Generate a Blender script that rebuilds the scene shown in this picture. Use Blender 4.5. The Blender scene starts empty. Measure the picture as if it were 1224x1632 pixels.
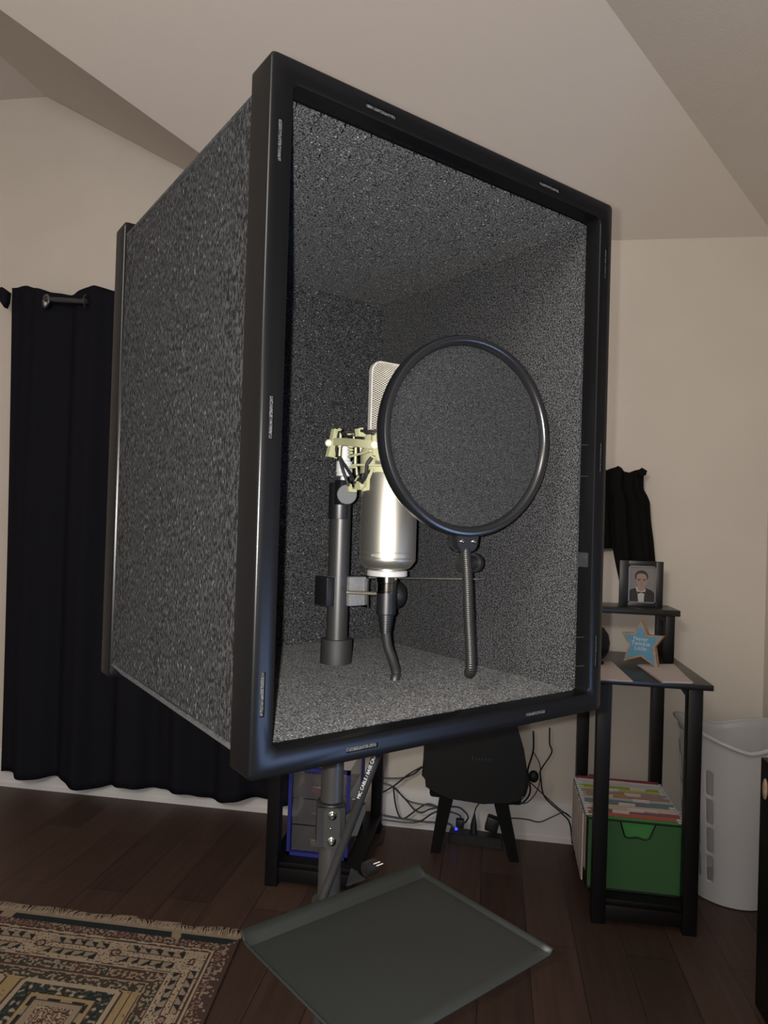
import bpy, bmesh, math, random
from mathutils import Vector as V, Matrix as MX, noise as MN
random.seed(7)
PI = math.pi
SC = bpy.context.scene
COL = SC.collection

# ------------------------------------------------------------------ camera
FPX, CX, CY = 1116.9, 612.0, 816.0
CAM = V((0, 0, 1.25))
up = V((.036, 1, -.019)).normalized()
a = math.radians(8.8)
xr = V((math.cos(a), 0, math.sin(a))); xr = (xr - up * xr.dot(up)).normalized()
yd = up.cross(xr)
MW = MX((xr, yd, up))                     # camera axes -> room axes
cam = bpy.data.cameras.new('camera'); camo = bpy.data.objects.new('camera', cam); COL.objects.link(camo)
camo.matrix_world = MX.Translation(CAM) @ MW.to_4x4()
cam.sensor_fit = 'VERTICAL'; cam.sensor_height = 24; cam.sensor_width = 18
cam.lens = 24 * FPX / 1632; cam.clip_start = .01
SC.camera = camo

def ray(px, py):
    return MW @ V(((px - CX) / FPX, -(py - CY) / FPX, -1))
def W(px, py, ax, v):
    """room point where the sight line meets the plane axis = v"""
    d = ray(px, py); t = (v - CAM[ax]) / d[ax]
    return CAM + d * t

# booth frame of reference: X along its opening, Y into it, Z up, origin at its lower front left corner
def rodr(w):
    t = w.length
    return MX.Rotation(t, 3, w.normalized())
MB_ = rodr(V((-.0054, -.623, .0333))) @ MX(((1, 0, 0), (0, 0, -1), (0, 1, 0)))
TB = V((-.0805, .1605, .4143))
FLIP = MX(((1, 0, 0), (0, -1, 0), (0, 0, -1)))
BR = MW @ FLIP @ MB_
BT = CAM + MW @ FLIP @ TB
BOOTH = MX.Translation(BT) @ BR.to_4x4()
ROOM = MX.Identity(4)
CL = BOOTH.inverted() @ CAM
def L(px, py, v, ax=1):
    d = BR.transposed() @ ray(px, py); t = (v - CL[ax]) / d[ax]
    return CL + d * t
def toB(p): return BOOTH.inverted() @ V(p)
BW, BD, BH = .3306, .3395, .44

# ------------------------------------------------------------------ materials
def nt(name):
    m = bpy.data.materials.new(name); m.use_nodes = True
    t = m.node_tree; b = t.nodes['Principled BSDF']
    return m, t, b
def lin(r, g, b):
    f = lambda c: ((c / 255 + .055) / 1.055) ** 2.4 if c > 10 else c / 255 / 12.92
    return (f(r), f(g), f(b), 1)
def mat(name, col, rough=.5, metal=0, spec=.5, coat=0, emit=None, noise=None, bump=None, alpha=None, trans=0):
    m, t, b = nt(name)
    b.inputs['Base Color'].default_value = (*col[:3], 1)
    b.inputs['Roughness'].default_value = rough; b.inputs['Metallic'].default_value = metal
    b.inputs['Specular IOR Level'].default_value = spec
    b.inputs['Coat Weight'].default_value = coat
    b.inputs['Transmission Weight'].default_value = trans
    if alpha is not None: b.inputs['Alpha'].default_value = alpha
    if emit:
        b.inputs['Emission Color'].default_value = (*emit[0], 1); b.inputs['Emission Strength'].default_value = emit[1]
    tc = t.nodes.new('ShaderNodeTexCoord')
    if noise:                                             # (scale, amount)
        n = t.nodes.new('ShaderNodeTexNoise'); n.inputs['Scale'].default_value = noise[0]; n.inputs['Detail'].default_value = 4
        t.links.new(tc.outputs['Object'], n.inputs['Vector'])
        r = t.nodes.new('ShaderNodeValToRGB'); k = noise[1]
        r.color_ramp.elements[0].color = (*[c * (1 - k) for c in col[:3]], 1); r.color_ramp.elements[0].position = .3
        r.color_ramp.elements[1].color = (*[min(1, c * (1 + k)) for c in col[:3]], 1); r.color_ramp.elements[1].position = .7
        t.links.new(n.outputs['Fac'], r.inputs['Fac']); t.links.new(r.outputs['Color'], b.inputs['Base Color'])
    if bump:                                              # (scale, strength, distance)
        n = t.nodes.new('ShaderNodeTexNoise'); n.inputs['Scale'].default_value = bump[0]; n.inputs['Detail'].default_value = 3
        t.links.new(tc.outputs['Object'], n.inputs['Vector'])
        u = t.nodes.new('ShaderNodeBump'); u.inputs['Strength'].default_value = bump[1]; u.inputs['Distance'].default_value = bump[2]
        t.links.new(n.outputs['Fac'], u.inputs['Height']); t.links.new(u.outputs['Normal'], b.inputs['Normal'])
    return m

def felt(name, dark, lite, fleck, scale, stretch=(1, 1, 1), fl_scale=420, thr=.94, sheen=.06):
    """charcoal felt: fine light and dark fibres with a scatter of pale flecks"""
    m, t, b = nt(name)
    N, K = t.nodes, t.links
    tc = N.new('ShaderNodeTexCoord'); mp = N.new('ShaderNodeMapping'); mp.inputs['Scale'].default_value = stretch
    K.new(tc.outputs['Object'], mp.inputs['Vector'])
    n = N.new('ShaderNodeTexNoise'); n.inputs['Scale'].default_value = scale; n.inputs['Detail'].default_value = 3; n.inputs['Roughness'].default_value = .7
    K.new(mp.outputs['Vector'], n.inputs['Vector'])
    r = N.new('ShaderNodeValToRGB')
    r.color_ramp.elements[0].position = .40; r.color_ramp.elements[0].color = (*dark, 1)
    r.color_ramp.elements[1].position = .68; r.color_ramp.elements[1].color = (*lite, 1)
    K.new(n.outputs['Fac'], r.inputs['Fac'])
    v = N.new('ShaderNodeTexVoronoi'); v.inputs['Scale'].default_value = fl_scale; K.new(mp.outputs['Vector'], v.inputs['Vector'])
    r.color_ramp.elements[0].position = .44; r.color_ramp.elements[1].position = .62
    sp = N.new('ShaderNodeSeparateColor'); K.new(v.outputs['Color'], sp.inputs['Color'])
    g = N.new('ShaderNodeMath'); g.operation = 'GREATER_THAN'; g.inputs[1].default_value = thr; K.new(sp.outputs['Red'], g.inputs[0])
    l = N.new('ShaderNodeMath'); l.operation = 'LESS_THAN'; l.inputs[1].default_value = .35; K.new(v.outputs['Distance'], l.inputs[0])
    mu = N.new('ShaderNodeMath'); mu.operation = 'MULTIPLY'; K.new(g.outputs[0], mu.inputs[0]); K.new(l.outputs[0], mu.inputs[1])
    mx = N.new('ShaderNodeMix'); mx.data_type = 'RGBA'
    fk = N.new('ShaderNodeMix'); fk.data_type = 'RGBA'; fk.inputs['A'].default_value = (*[c * .45 for c in lite], 1); fk.inputs['B'].default_value = (*fleck, 1)
    pw_ = N.new('ShaderNodeMath'); pw_.operation = 'POWER'; pw_.inputs[1].default_value = 2.2; K.new(sp.outputs['Green'], pw_.inputs[0]); K.new(pw_.outputs[0], fk.inputs['Factor']); K.new(fk.outputs['Result'], mx.inputs['B'])
    K.new(mu.outputs[0], mx.inputs['Factor']); K.new(r.outputs['Color'], mx.inputs['A'])
    K.new(mx.outputs['Result'], b.inputs['Base Color'])
    bp = N.new('ShaderNodeBump'); bp.inputs['Strength'].default_value = .6; bp.inputs['Distance'].default_value = .0006
    K.new(n.outputs['Fac'], bp.inputs['Height']); K.new(bp.outputs['Normal'], b.inputs['Normal'])
    b.inputs['Roughness'].default_value = .95; b.inputs['Specular IOR Level'].default_value = .15
    sr = N.new('ShaderNodeMapRange'); sr.inputs['To Min'].default_value = 0; sr.inputs['To Max'].default_value = sheen * 2.2; K.new(r.outputs['Color'], sr.inputs['Value']); sr.inputs['From Max'].default_value = max(lite)
    K.new(sr.outputs['Result'], b.inputs['Sheen Weight']); b.inputs['Sheen Roughness'].default_value = .45
    K.new(mx.outputs['Result'], b.inputs['Sheen Tint']) if False else None
    b.inputs['Sheen Tint'].default_value = (1, 1, 1, 1)
    return m

g3 = lambda v, w=1.0: (v, v, v * w)
M = {}
M['wall'] = mat('wall_paint', (.575, .53, .475), .85, noise=(3, .03), bump=(90, .15, .002))
M['ceil'] = mat('ceiling_paint', (.63, .58, .53), .9, bump=(120, .2, .002))
M['trim'] = mat('white_trim', (.62, .61, .60), .45)
M['frame'] = mat('satin_black_plastic', (.0020, .0021, .0024), .30, spec=.22, bump=(500, .03, .0002))
M['felt_out'] = felt('outer_felt', (.0008, .0008, .0010), (.027, .028, .0305), (.14, .14, .145), 700, (1, 1, .38), 620, .90, .018)
M['felt_edge'] = felt('outer_felt_edge', (.008, .008, .009), (.035, .036, .038), (.08, .08, .08), 900, (1, 1, 1), 700, .9)
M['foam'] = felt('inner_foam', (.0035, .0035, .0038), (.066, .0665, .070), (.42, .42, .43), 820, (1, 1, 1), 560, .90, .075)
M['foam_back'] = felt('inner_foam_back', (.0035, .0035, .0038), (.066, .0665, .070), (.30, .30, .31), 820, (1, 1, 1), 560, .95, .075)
M['slot'] = felt('slot_felt', (.010, .010, .011), (.07, .07, .072), (.16, .16, .16), 1100)
M['gap_shade'] = mat('gap_shade_black', g3(.0010), .9, spec=.1)  # black stands in for the shade inside the ceiling foam gaps
M['filter_cloth'] = felt('filter_cloth', (.004, .0042, .0046), (.034, .035, .037), (.08, .08, .08), 1300, (1, 1, 1), 900, .95)
M['filter_ring'] = mat('filter_ring_plastic', (.006, .0063, .0072), .26, spec=.6)
M['neck'] = mat('gooseneck_black', (.008, .0075, .0065), .42, spec=.5)
M['tube'] = mat('stand_tube_black', (.018, .0175, .017), .42, spec=.5, bump=(900, .1, .0003))
M['rubber'] = mat('rubber_collar', (.011, .011, .011), .6, spec=.4, bump=(1500, .4, .0004))
M['black'] = mat('black_plastic', (.006, .006, .007), .4, spec=.5)
M['knobgrey'] = mat('knob_grey', (.034, .035, .039), .55, spec=.4, bump=(1500, .3, .0004))
M['nickel'] = mat('satin_nickel', (.42, .40, .355), .42, metal=.96, bump=(700, .05, .0002))
M['nickel_band'] = mat('nickel_band', (.5, .49, .46), .4, metal=.6)
M['wire'] = mat('grille_wire', (.62, .59, .52), .45, metal=.4)
M['grille_in'] = mat('grille_inner', (.022, .019, .014), .7)
M['chrome'] = mat('chrome', (.35, .34, .33), .12, metal=1)
M['silver'] = mat('silver_ring', (.42, .415, .40), .35, metal=.35)
M['white_ad'] = mat('pale_adapter', (.42, .42, .41), .4)
M['olive'] = mat('olive_mount', (.29, .285, .17), .40)
M['cord'] = mat('elastic_cord', (.006, .006, .007), .7, bump=(900, .5, .0005))
M['brass'] = mat('brass_bolt', (.42, .37, .25), .35, metal=.8)
M['clampgrey'] = mat('clamp_grey', (.12, .122, .124), .5, noise=(400, .2))
M['barmetal'] = mat('bar_metal', (.20, .195, .18), .35, metal=.8)
M['tray'] = mat('tray_black', (.0105, .0118, .0110), .55, spec=.35, noise=(5, .1), bump=(700, .1, .0003))
M['cable'] = mat('cable_rubber', (.011, .011, .0115), .5, spec=.5)
M['print'] = mat('white_print', (.40, .40, .40), .7)
M['engrave'] = mat('engraving', (.28, .27, .25), .5)
M['desk'] = mat('desk_black', (.0045, .0042, .0048), .45, spec=.3)
M['desktop'] = mat('desk_top_black', (.012, .0125, .012), .32, spec=.5, noise=(20, .2))
M['curtain'] = mat('curtain_black', (.0098, .0098, .0138), .95, spec=.08, bump=(600, .3, .0005))
M['curtain2'] = mat('short_curtain_black', (.006, .0062, .006), .95, spec=.1)
M['grommet'] = mat('grommet_metal', (.3, .3, .3), .3, metal=1)
M['rod'] = mat('curtain_rod_black', (.03, .03, .035), .35, spec=.6)
M['basket'] = mat('white_basket', (.46, .46, .475), .42, spec=.4)
M['cab'] = mat('cabinet_black', (.004, .004, .0042), .5, spec=.3)
M['wood'] = mat('light_wood', (.36, .235, .15), .6, noise=(60, .2))
M['starblue'] = mat('star_blue', (.10, .27, .40), .6, noise=(40, .08))
M['white'] = mat('white_paint', (.5, .54, .56), .6)
M['paper'] = mat('paper', (.50, .435, .415), .8)
M['chair'] = mat('chair_black', (.0042, .0045, .004), .6, spec=.3)
M['chairtext'] = mat('chair_lettering', (.02, .023, .026), .6)
M['strip'] = mat('strip_black', (.008, .009, .009), .45)
M['led'] = mat('blue_led', (0, 0, .3), .3, emit=((.02, .03, 1), 4))
M['clear'] = mat('clear_drawer', (.12, .115, .12), .3, alpha=.38)
M['bluepl'] = mat('blue_plastic', (.022, .028, .20), .4)
M['red'] = mat('red_plastic', (.38, .04, .03), .4)
M['yellow'] = mat('yellow_plastic', (.45, .36, .10), .4)
M['orange'] = mat('orange_plastic', (.40, .10, .05), .4)
M['green'] = mat('green_folder', (.035, .20, .045), .75)
M['greenpanel'] = mat('green_panel', (.028, .108, .035), .7)
M['fringe'] = mat('rug_fringe', (.28, .22, .155), .9)
M['tape'] = mat('clear_tape', (.03, .03, .033), .15, alpha=.6)
M['scratch'] = mat('scratch_mark', (.035, .036, .038), .6)

# ------------------------------------------------------------------ mesh building
class B:
    def __init__(s): s.bm = bmesh.new()
    def quad(s, vs):
        vs = [s.bm.verts.new(v) for v in vs]
        return s.bm.faces.new(vs)
    def box(s, lo, hi, bev=0, seg=2, rot=None, piv=None):
        lo, hi = V(lo), V(hi)
        r = bmesh.ops.create_cube(s.bm, size=1)
        vs = r['verts']; c = (lo + hi) / 2; d = hi - lo
        for v in vs: v.co = V((v.co.x * d.x, v.co.y * d.y, v.co.z * d.z)) + c
        if bev:
            es = list({e for v in vs for e in v.link_edges})
            q = bmesh.ops.bevel(s.bm, geom=es, offset=bev, segments=seg, affect='EDGES', profile=.5)
            vs = list({v for f in q['faces'] for v in f.verts} | {v for v in vs if v.is_valid})
        if rot is not None:
            p = V(piv) if piv is not None else c
            for v in vs: v.co = rot @ (v.co - p) + p
        return s
    def tube(s, pts, r, n=12, cap=True, closed=False, flat=None):
        pts = [V(p) for p in pts]; m = len(pts)
        rr = r if isinstance(r, (list, tuple)) else [r] * m
        t0 = (pts[1] - pts[0]).normalized()
        nn = t0.orthogonal().normalized() if flat is None else (flat - t0 * flat.dot(t0)).normalized()
        rings = []; pt = t0
        for i, p in enumerate(pts):
            if closed: t = (pts[(i + 1) % m] - pts[i - 1]).normalized()
            else: t = (pts[min(i + 1, m - 1)] - pts[max(i - 1, 0)]).normalized()
            q = pt.rotation_difference(t); nn = (q @ nn); nn = (nn - t * nn.dot(t)).normalized(); pt = t
            bb = t.cross(nn)
            rings.append([s.bm.verts.new(p + (nn * math.cos(2 * PI * k / n) + bb * math.sin(2 * PI * k / n)) * rr[i]) for k in range(n)])
        for i in range(m if closed else m - 1):
            A_, B_ = rings[i], rings[(i + 1) % m]
            for k in range(n): s.bm.faces.new((A_[k], A_[(k + 1) % n], B_[(k + 1) % n], B_[k]))
        if cap and not closed: s.bm.faces.new(rings[0][::-1]); s.bm.faces.new(rings[-1])
        return s
    def lathe(s, prof, c, ax=(0, 0, 1), n=48, cap=True):
        c, ax = V(c), V(ax).normalized(); u = ax.orthogonal().normalized(); w = ax.cross(u)
        if abs(ax.z) > .99: u, w = V((1, 0, 0)), V((0, 1, 0)) * (1 if ax.z > 0 else -1)
        rings = [[s.bm.verts.new(c + ax * h + (u * math.cos(2 * PI * k / n) + w * math.sin(2 * PI * k / n)) * max(r, 1e-5)) for k in range(n)] for r, h in prof]
        for A_, B_ in zip(rings, rings[1:]):
            for k in range(n): s.bm.faces.new((A_[k], A_[(k + 1) % n], B_[(k + 1) % n], B_[k]))
        if cap: s.bm.faces.new(rings[0][::-1]); s.bm.faces.new(rings[-1])
        return s
    def prism(s, poly, o, u, v, th, bev=0):
        o, u, v = V(o), V(u), V(v); n = u.cross(v).normalized()
        A_ = [s.bm.verts.new(o + u * x + v * y) for x, y in poly]
        B_ = [s.bm.verts.new(o + u * x + v * y + n * th) for x, y in poly]
        m = len(poly)
        fs = [s.bm.faces.new(A_[::-1]), s.bm.faces.new(B_)]
        for k in range(m): fs.append(s.bm.faces.new((A_[k], A_[(k + 1) % m], B_[(k + 1) % m], B_[k])))
        if bev:
            es = [e for e in fs[1].edges] + [e for e in fs[0].edges]
            bmesh.ops.bevel(s.bm, geom=es, offset=bev, segments=2, affect='EDGES')
        return s
    def ball(s, c, r, n=16):
        q = bmesh.ops.create_uvsphere(s.bm, u_segments=n, v_segments=n // 2, radius=1)
        r = V(r) if not isinstance(r, (int, float)) else V((r, r, r))
        for v in q['verts']: v.co = V((v.co.x * r.x, v.co.y * r.y, v.co.z * r.z)) + V(c)
        return s
    def grid(s, f, nu, nv, closeu=False):
        g = [[s.bm.verts.new(f(i / nu, j / nv)) for j in range(nv + 1)] for i in range(nu + (0 if closeu else 1))]
        for i in range(nu):
            for j in range(nv):
                i2 = (i + 1) % len(g)
                s.bm.faces.new((g[i][j], g[i2][j], g[i2][j + 1], g[i][j + 1]))
        return s
    def loops(s, rings, close=True):
        R_ = [[s.bm.verts.new(p) for p in r] for r in rings]; m = len(R_)
        for i in range(m if close else m - 1):
            A_, B_ = R_[i], R_[(i + 1) % m]; n = len(A_)
            for k in range(n): s.bm.faces.new((A_[k], A_[(k + 1) % n], B_[(k + 1) % n], B_[k]))
        return s
def text_into(b, txt, size, o, u, v, th=.0003, bend=None, align='CENTER'):
    c = bpy.data.curves.new('t', 'FONT'); c.body = txt; c.size = size; c.align_x = align; c.extrude = 0
    o_ = bpy.data.objects.new('t', c); COL.objects.link(o_)
    dg = bpy.context.evaluated_depsgraph_get(); me = bpy.data.meshes.new_from_object(o_.evaluated_get(dg))
    o, u, v = V(o), V(u), V(v); n = u.cross(v)
    f = bend if bend else (lambda x, y: o + u * x + v * y)
    vs = [b.bm.verts.new(f(p.co.x, p.co.y)) for p in me.vertices]
    fs = []
    for p in me.polygons:
        try: fs.append(b.bm.faces.new([vs[i] for i in p.vertices]))
        except ValueError: pass
    if not bend:
        q = bmesh.ops.extrude_face_region(b.bm, geom=fs)
        for e in q['geom']:
            if isinstance(e, bmesh.types.BMVert): e.co += n * th
    bpy.data.objects.remove(o_); bpy.data.curves.remove(c); bpy.data.meshes.remove(me)
    return b

BASE = {}
def _mesh(name, b, m, base, sharp=35, keepn=False):
    me = bpy.data.meshes.new(name)
    if not keepn: bmesh.ops.recalc_face_normals(b.bm, faces=b.bm.faces[:])
    for v in b.bm.verts: v.co -= base
    b.bm.to_mesh(me); b.bm.free()
    for p in me.polygons: p.use_smooth = True
    me.set_sharp_from_angle(angle=math.radians(sharp))
    me.materials.append(M[m] if isinstance(m, str) else m)
    return me
def thing(name, label, cat, base=(0, 0, 0), fr=ROOM, group=None):
    o = bpy.data.objects.new(name, None); COL.objects.link(o); o.empty_display_size = .05
    o.matrix_world = fr @ MX.Translation(V(base)); BASE[o.name] = V(base)
    o['label'] = label; o['category'] = cat
    if group: o['group'] = group
    return o
def part(name, b, m, parent, label=None, sharp=35):
    base = BASE[parent.name]
    o = bpy.data.objects.new(name, _mesh(name, b, m, base, sharp)); COL.objects.link(o)
    o.parent = parent; BASE[o.name] = base
    if label: o['label'] = label
    return o
def solo(name, b, m, label, cat, base=(0, 0, 0), fr=ROOM, group=None, sharp=35):
    o = bpy.data.objects.new(name, _mesh(name, b, m, V(base), sharp)); COL.objects.link(o)
    o.matrix_world = fr @ MX.Translation(V(base)); BASE[o.name] = V(base)
    o['label'] = label; o['category'] = cat
    if group: o['group'] = group
    return o
def struct(name, b, m, keepn=False):
    o = bpy.data.objects.new(name, _mesh(name, b, m, V((0, 0, 0)), 35, keepn)); COL.objects.link(o); o['kind'] = 'structure'
    BASE[o.name] = V((0, 0, 0)); return o

# ------------------------------------------------------------------ the room
YW, XR, XL, YF = 2.94, 1.062, -3.1, -2.2
HC = W(1100, 380, 1, YW).z
Pa0, Pa, Ps = W(0, 157, 1, YW), W(75, 157, 1, YW), W(270, 258, 1, YW)
ZA = (Pa.z + Pa0.z) / 2; Pa.z = ZA
sl = (Ps.z - Pa.z) / (Ps.x - Pa.x)
P0 = V((Pa.x + (HC - Pa.z) / sl, YW, HC))
PC = V((XR, YW, HC))
d = ray(965, 0); t = (XR - YW) / (d.x - d.y); Hp = CAM + d * t
slopeC = (Hp.z - HC) / (YW - Hp.y)
# plane C: z = HC + slopeC*(YW - y)
d = ray(0, 15); t = (HC + slopeC * YW - CAM.z) / (d.z + slopeC * d.y); Q = CAM + d * t
print('room', HC, ZA, P0, slopeC, Q)

T = .1
b = B()                                                   # back wall with its sloping upper left part
b.prism([(XL - T, -T), (XR + T, -T), (XR + T, HC), (P0.x, HC), (Pa.x, ZA), (XL - T, ZA)], (0, YW + T, 0), (1, 0, 0), (0, 0, 1), T)
struct('wall_back', b, 'wall')
yr = YW - (3.75 - HC) / slopeC
ztop = 3.75
YN, XF = 1.25, 3.3
b = B(); b.prism([(YN, -T), (YW + T, -T), (YW + T, HC), (YN, HC)], (XR, 0, 0), (0, 1, 0), (0, 0, 1), T); struct('wall_right', b, 'wall')
b = B(); b.box((XR + T, YN, -T), (XF, YN + T, HC)); struct('wall_return', b, 'wall')
b = B(); b.box((XF, YF - T, -T), (XF + T, YN + T, HC + T)); struct('wall_far_right', b, 'wall')
b = B(); b.box((XL - T, YF - T, -T), (XL, YW + T, 4.3)); struct('wall_left', b, 'wall')
b = B(); b.box((XL, YF - T, -T), (XF + T, YF, 4.3)); struct('wall_front', b, 'wall')

# vaulted ceiling: planes C (rising from the back wall), D (from the right wall), B and A on the left
b = B()
def poly(ps, th=.08):
    ps = [V(p) for p in ps]
    n = (ps[1] - ps[0]).cross(ps[2] - ps[0]).normalized()
    if n.z < 0: n = -n
    A_ = [b.bm.verts.new(p) for p in ps]; B_ = [b.bm.verts.new(p + n * th) for p in ps]; m = len(ps)
    b.bm.faces.new(A_); b.bm.faces.new(B_[::-1])
    for k in range(m): b.bm.faces.new((A_[k], A_[(k + 1) % m], B_[(k + 1) % m], B_[k]))
ytop = YW - (ztop - HC) / slopeC; xh = XR - (YW - ytop)
Qe = P0 + (Q - P0) * ((ztop - HC) / (Q.z - HC))
poly([P0, PC, (xh, ytop, ztop), Qe])                                        # C
poly([PC, (XR, YF, HC), (xh, YF, ztop), (xh, ytop, ztop)])                  # D
nB = (Pa - P0).cross(Qe - P0)
# line A/B: start at Pa, level along plane B and A level strip
dirAB = nB.cross(V((0, 0, 1))).normalized()
if dirAB.y > 0: dirAB = -dirAB
tq = (ZA - HC) / (ztop - HC); Qz = P0 + (Qe - P0) * tq
poly([P0, Qz, Pa])                                                          # B below the level plane
poly([Pa, Qz, Qe, (XL, Qe.y, ztop), (XL, YW, ZA)])                          # A
poly([Qe, (xh, ytop, ztop), (xh, YF, ztop), (XL, YF, ztop), (XL, Qe.y, ztop)])
poly([(XR, YF, HC), (XR, YN + T, HC), (XF + T, YN + T, HC), (XF + T, YF, HC)])
bmesh.ops.triangulate(b.bm, faces=[f for f in b.bm.faces if len(f.verts) > 4])
struct('ceiling', b, 'ceil')

# floor: dark laminate planks
m, t, bs = nt('laminate_floor'); N, K = t.nodes, t.links
tc = N.new('ShaderNodeTexCoord'); mp = N.new('ShaderNodeMapping'); mp.inputs['Rotation'].default_value = (0, 0, PI / 2)
K.new(tc.outputs['Object'], mp.inputs['Vector'])
br = N.new('ShaderNodeTexBrick'); br.inputs['Scale'].default_value = 1; br.inputs['Brick Width'].default_value = 1.1; br.inputs['Row Height'].default_value = .145
br.inputs['Mortar Size'].default_value = .0012; br.inputs['Color1'].default_value = (.046, .027, .0205, 1); br.inputs['Color2'].default_value = (.070, .042, .031, 1)
br.inputs['Mortar'].default_value = (.012, .008, .006, 1); br.offset = .37
K.new(mp.outputs['Vector'], br.inputs['Vector'])
m2 = N.new('ShaderNodeMapping'); m2.inputs['Scale'].default_value = (60, 3, 1); K.new(tc.outputs['Object'], m2.inputs['Vector'])
no = N.new('ShaderNodeTexNoise'); no.inputs['Scale'].default_value = 1; no.inputs['Detail'].default_value = 6; K.new(m2.outputs['Vector'], no.inputs['Vector'])
mr = N.new('ShaderNodeMapRange'); mr.inputs['To Min'].default_value = .55; mr.inputs['To Max'].default_value = 1.35; K.new(no.outputs['Fac'], mr.inputs['Value'])
mx = N.new('ShaderNodeMix'); mx.data_type = 'RGBA'; mx.blend_type = 'MULTIPLY'; mx.inputs['Factor'].default_value = 1
K.new(br.outputs['Color'], mx.inputs['A']); K.new(mr.outputs['Result'], mx.inputs['B']); K.new(mx.outputs['Result'], bs.inputs['Base Color'])
bs.inputs['Roughness'].default_value = .48; bs.inputs['Specular IOR Level'].default_value = .35
M['floor'] = m
b = B(); b.box((XL - T, YF - T, -T), (XF + T, YW + T, 0)); struct('floor', b, 'floor')

def baseboard(name, p0, p1, nrm):
    p0, p1, nrm = V(p0), V(p1), V(nrm)
    prof = [(0, 0), (.022, 0), (.022, .020), (.016, .026), (.016, .125), (.010, .140), (.008, .158), (0, .162)]
    u = (p1 - p0); L_ = u.length; u.normalize()
    bb = B(); bb.prism(prof, p0, nrm, V((0, 0, 1)), L_)
    # prism extrudes along nrm x z ; flip when it points the other way
    n = nrm.cross(V((0, 0, 1)))
    if n.dot(u) < 0:
        for v in bb.bm.verts:
            k = (v.co - p0).dot(u); v.co -= u * (2 * k)
    struct(name, bb, 'trim')
baseboard('baseboard_back', (XL, YW, 0), (XR, YW, 0), (0, -1, 0))
baseboard('baseboard_right', (XR, YN, 0), (XR, YW, 0), (-1, 0, 0))

# ------------------------------------------------------------------ vocal booth
def rrect(x0, x1, z0, z1, r, y, n=6):
    out = []
    for cx, cz, a0 in ((x1 - r, z1 - r, 0), (x0 + r, z1 - r, 90), (x0 + r, z0 + r, 180), (x1 - r, z0 + r, 270)):
        for k in range(n + 1):
            an = math.radians(a0 + 90 * k / n); out.append(V((cx + r * math.cos(an), y, cz + r * math.sin(an))))
    return out
booth = thing('vocal_booth', 'charcoal felt vocal recording booth with black frames, open at the front, on a stand', 'recording booth', (BW / 2, BD / 2, 0), BOOTH)
FD, BDp = .0267, .0265
def frame_ring(y0, y1, rim, front=True):
    e = .0018
    s = 1 if front else -1
    R = lambda i, r, y: rrect(i, BW - i, i, BH - i, r, y)
    return [R(0, .004, y1), R(0, .004, y0 + s * e), R(e * .35, .004, y0 + s * e * .35), R(e, .0035, y0), R(rim - e, .006, y0), R(rim - e * .3, .0055, y0 + s * e * .35), R(rim, .005, y0 + s * e), R(rim, .005, y1)]
b = B(); b.loops(frame_ring(0, FD, .0160))
ff = part('front_frame', b, 'frame', booth, 'glossy black plastic front frame')
cut = B(); ins = []
def slot(lo, hi):
    cut.box((lo[0], -.004, lo[1]), (hi[0], .0026, hi[1])); ins.append((lo, hi))
for z0, z1 in ((.3735, .4000), (.2052, .2312), (.0378, .0647)):
    slot((.0063, z0), (.0094, z1)); slot((BW - .0094, z0), (BW - .0063, z1))
for x0, x1 in ((.0690, .0940), (.2368, .2610)):
    slot((x0, .4298), (x1, .4330)); slot((x0, .0062), (x1, .0094))
cm = bpy.data.meshes.new('c'); bmesh.ops.recalc_face_normals(cut.bm, faces=cut.bm.faces[:])
for v in cut.bm.verts: v.co -= BASE['vocal_booth']
cut.bm.to_mesh(cm); cut.bm.free()
co = bpy.data.objects.new('c', cm); COL.objects.link(co); co.parent = booth
md = ff.modifiers.new('s', 'BOOLEAN'); md.operation = 'DIFFERENCE'; md.object = co; md.solver = 'EXACT'
dg = bpy.context.evaluated_depsgraph_get(); nm = bpy.data.meshes.new_from_object(ff.evaluated_get(dg)); ff.modifiers.clear(); ff.data = nm
bpy.data.objects.remove(co)
for lo, hi in ins:
    b = B(); b.box((lo[0] + .0002, .0012, lo[1] + .0002), (hi[0] - .0002, .0032, hi[1] - .0002), .0003)
    part('slot_strip', b, 'slot', ff, 'grey felt showing in a slot')
b = B(); b.loops(frame_ring(BD - BDp, BD, .016))
bf = part('back_frame', b, 'frame', booth)
b = B(); b.box((.012, BD - .006, .012), (BW - .012, BD - .002, BH - .012), .001); part('back_board', b, 'frame', booth)
# outer felt: four sides in one wrapped sleeve, chamfered long edges
b = B()
y0, y1 = FD - .004, BD - BDp + .003
def sleeve(i, ch, y):
    x0, x1, z0, z1 = i, BW - i, i, BH - i
    return [V((x, y, z)) for x, z in ((x1, z0 + ch), (x1, z1 - ch), (x1 - ch, z1), (x0 + ch, z1), (x0, z1 - ch), (x0, z0 + ch), (x0 + ch, z0), (x1 - ch, z0))]
rings = [sleeve(.0030 + .0012 * math.sin(PI * k / 8), .0105, y0 + (y1 - y0) * k / 8) for k in range(9)] + [sleeve(.012, .008, y1), sleeve(.012, .008, y0)]
b.loops(rings)
part('outer_felt', b, 'felt_out', booth)
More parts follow.
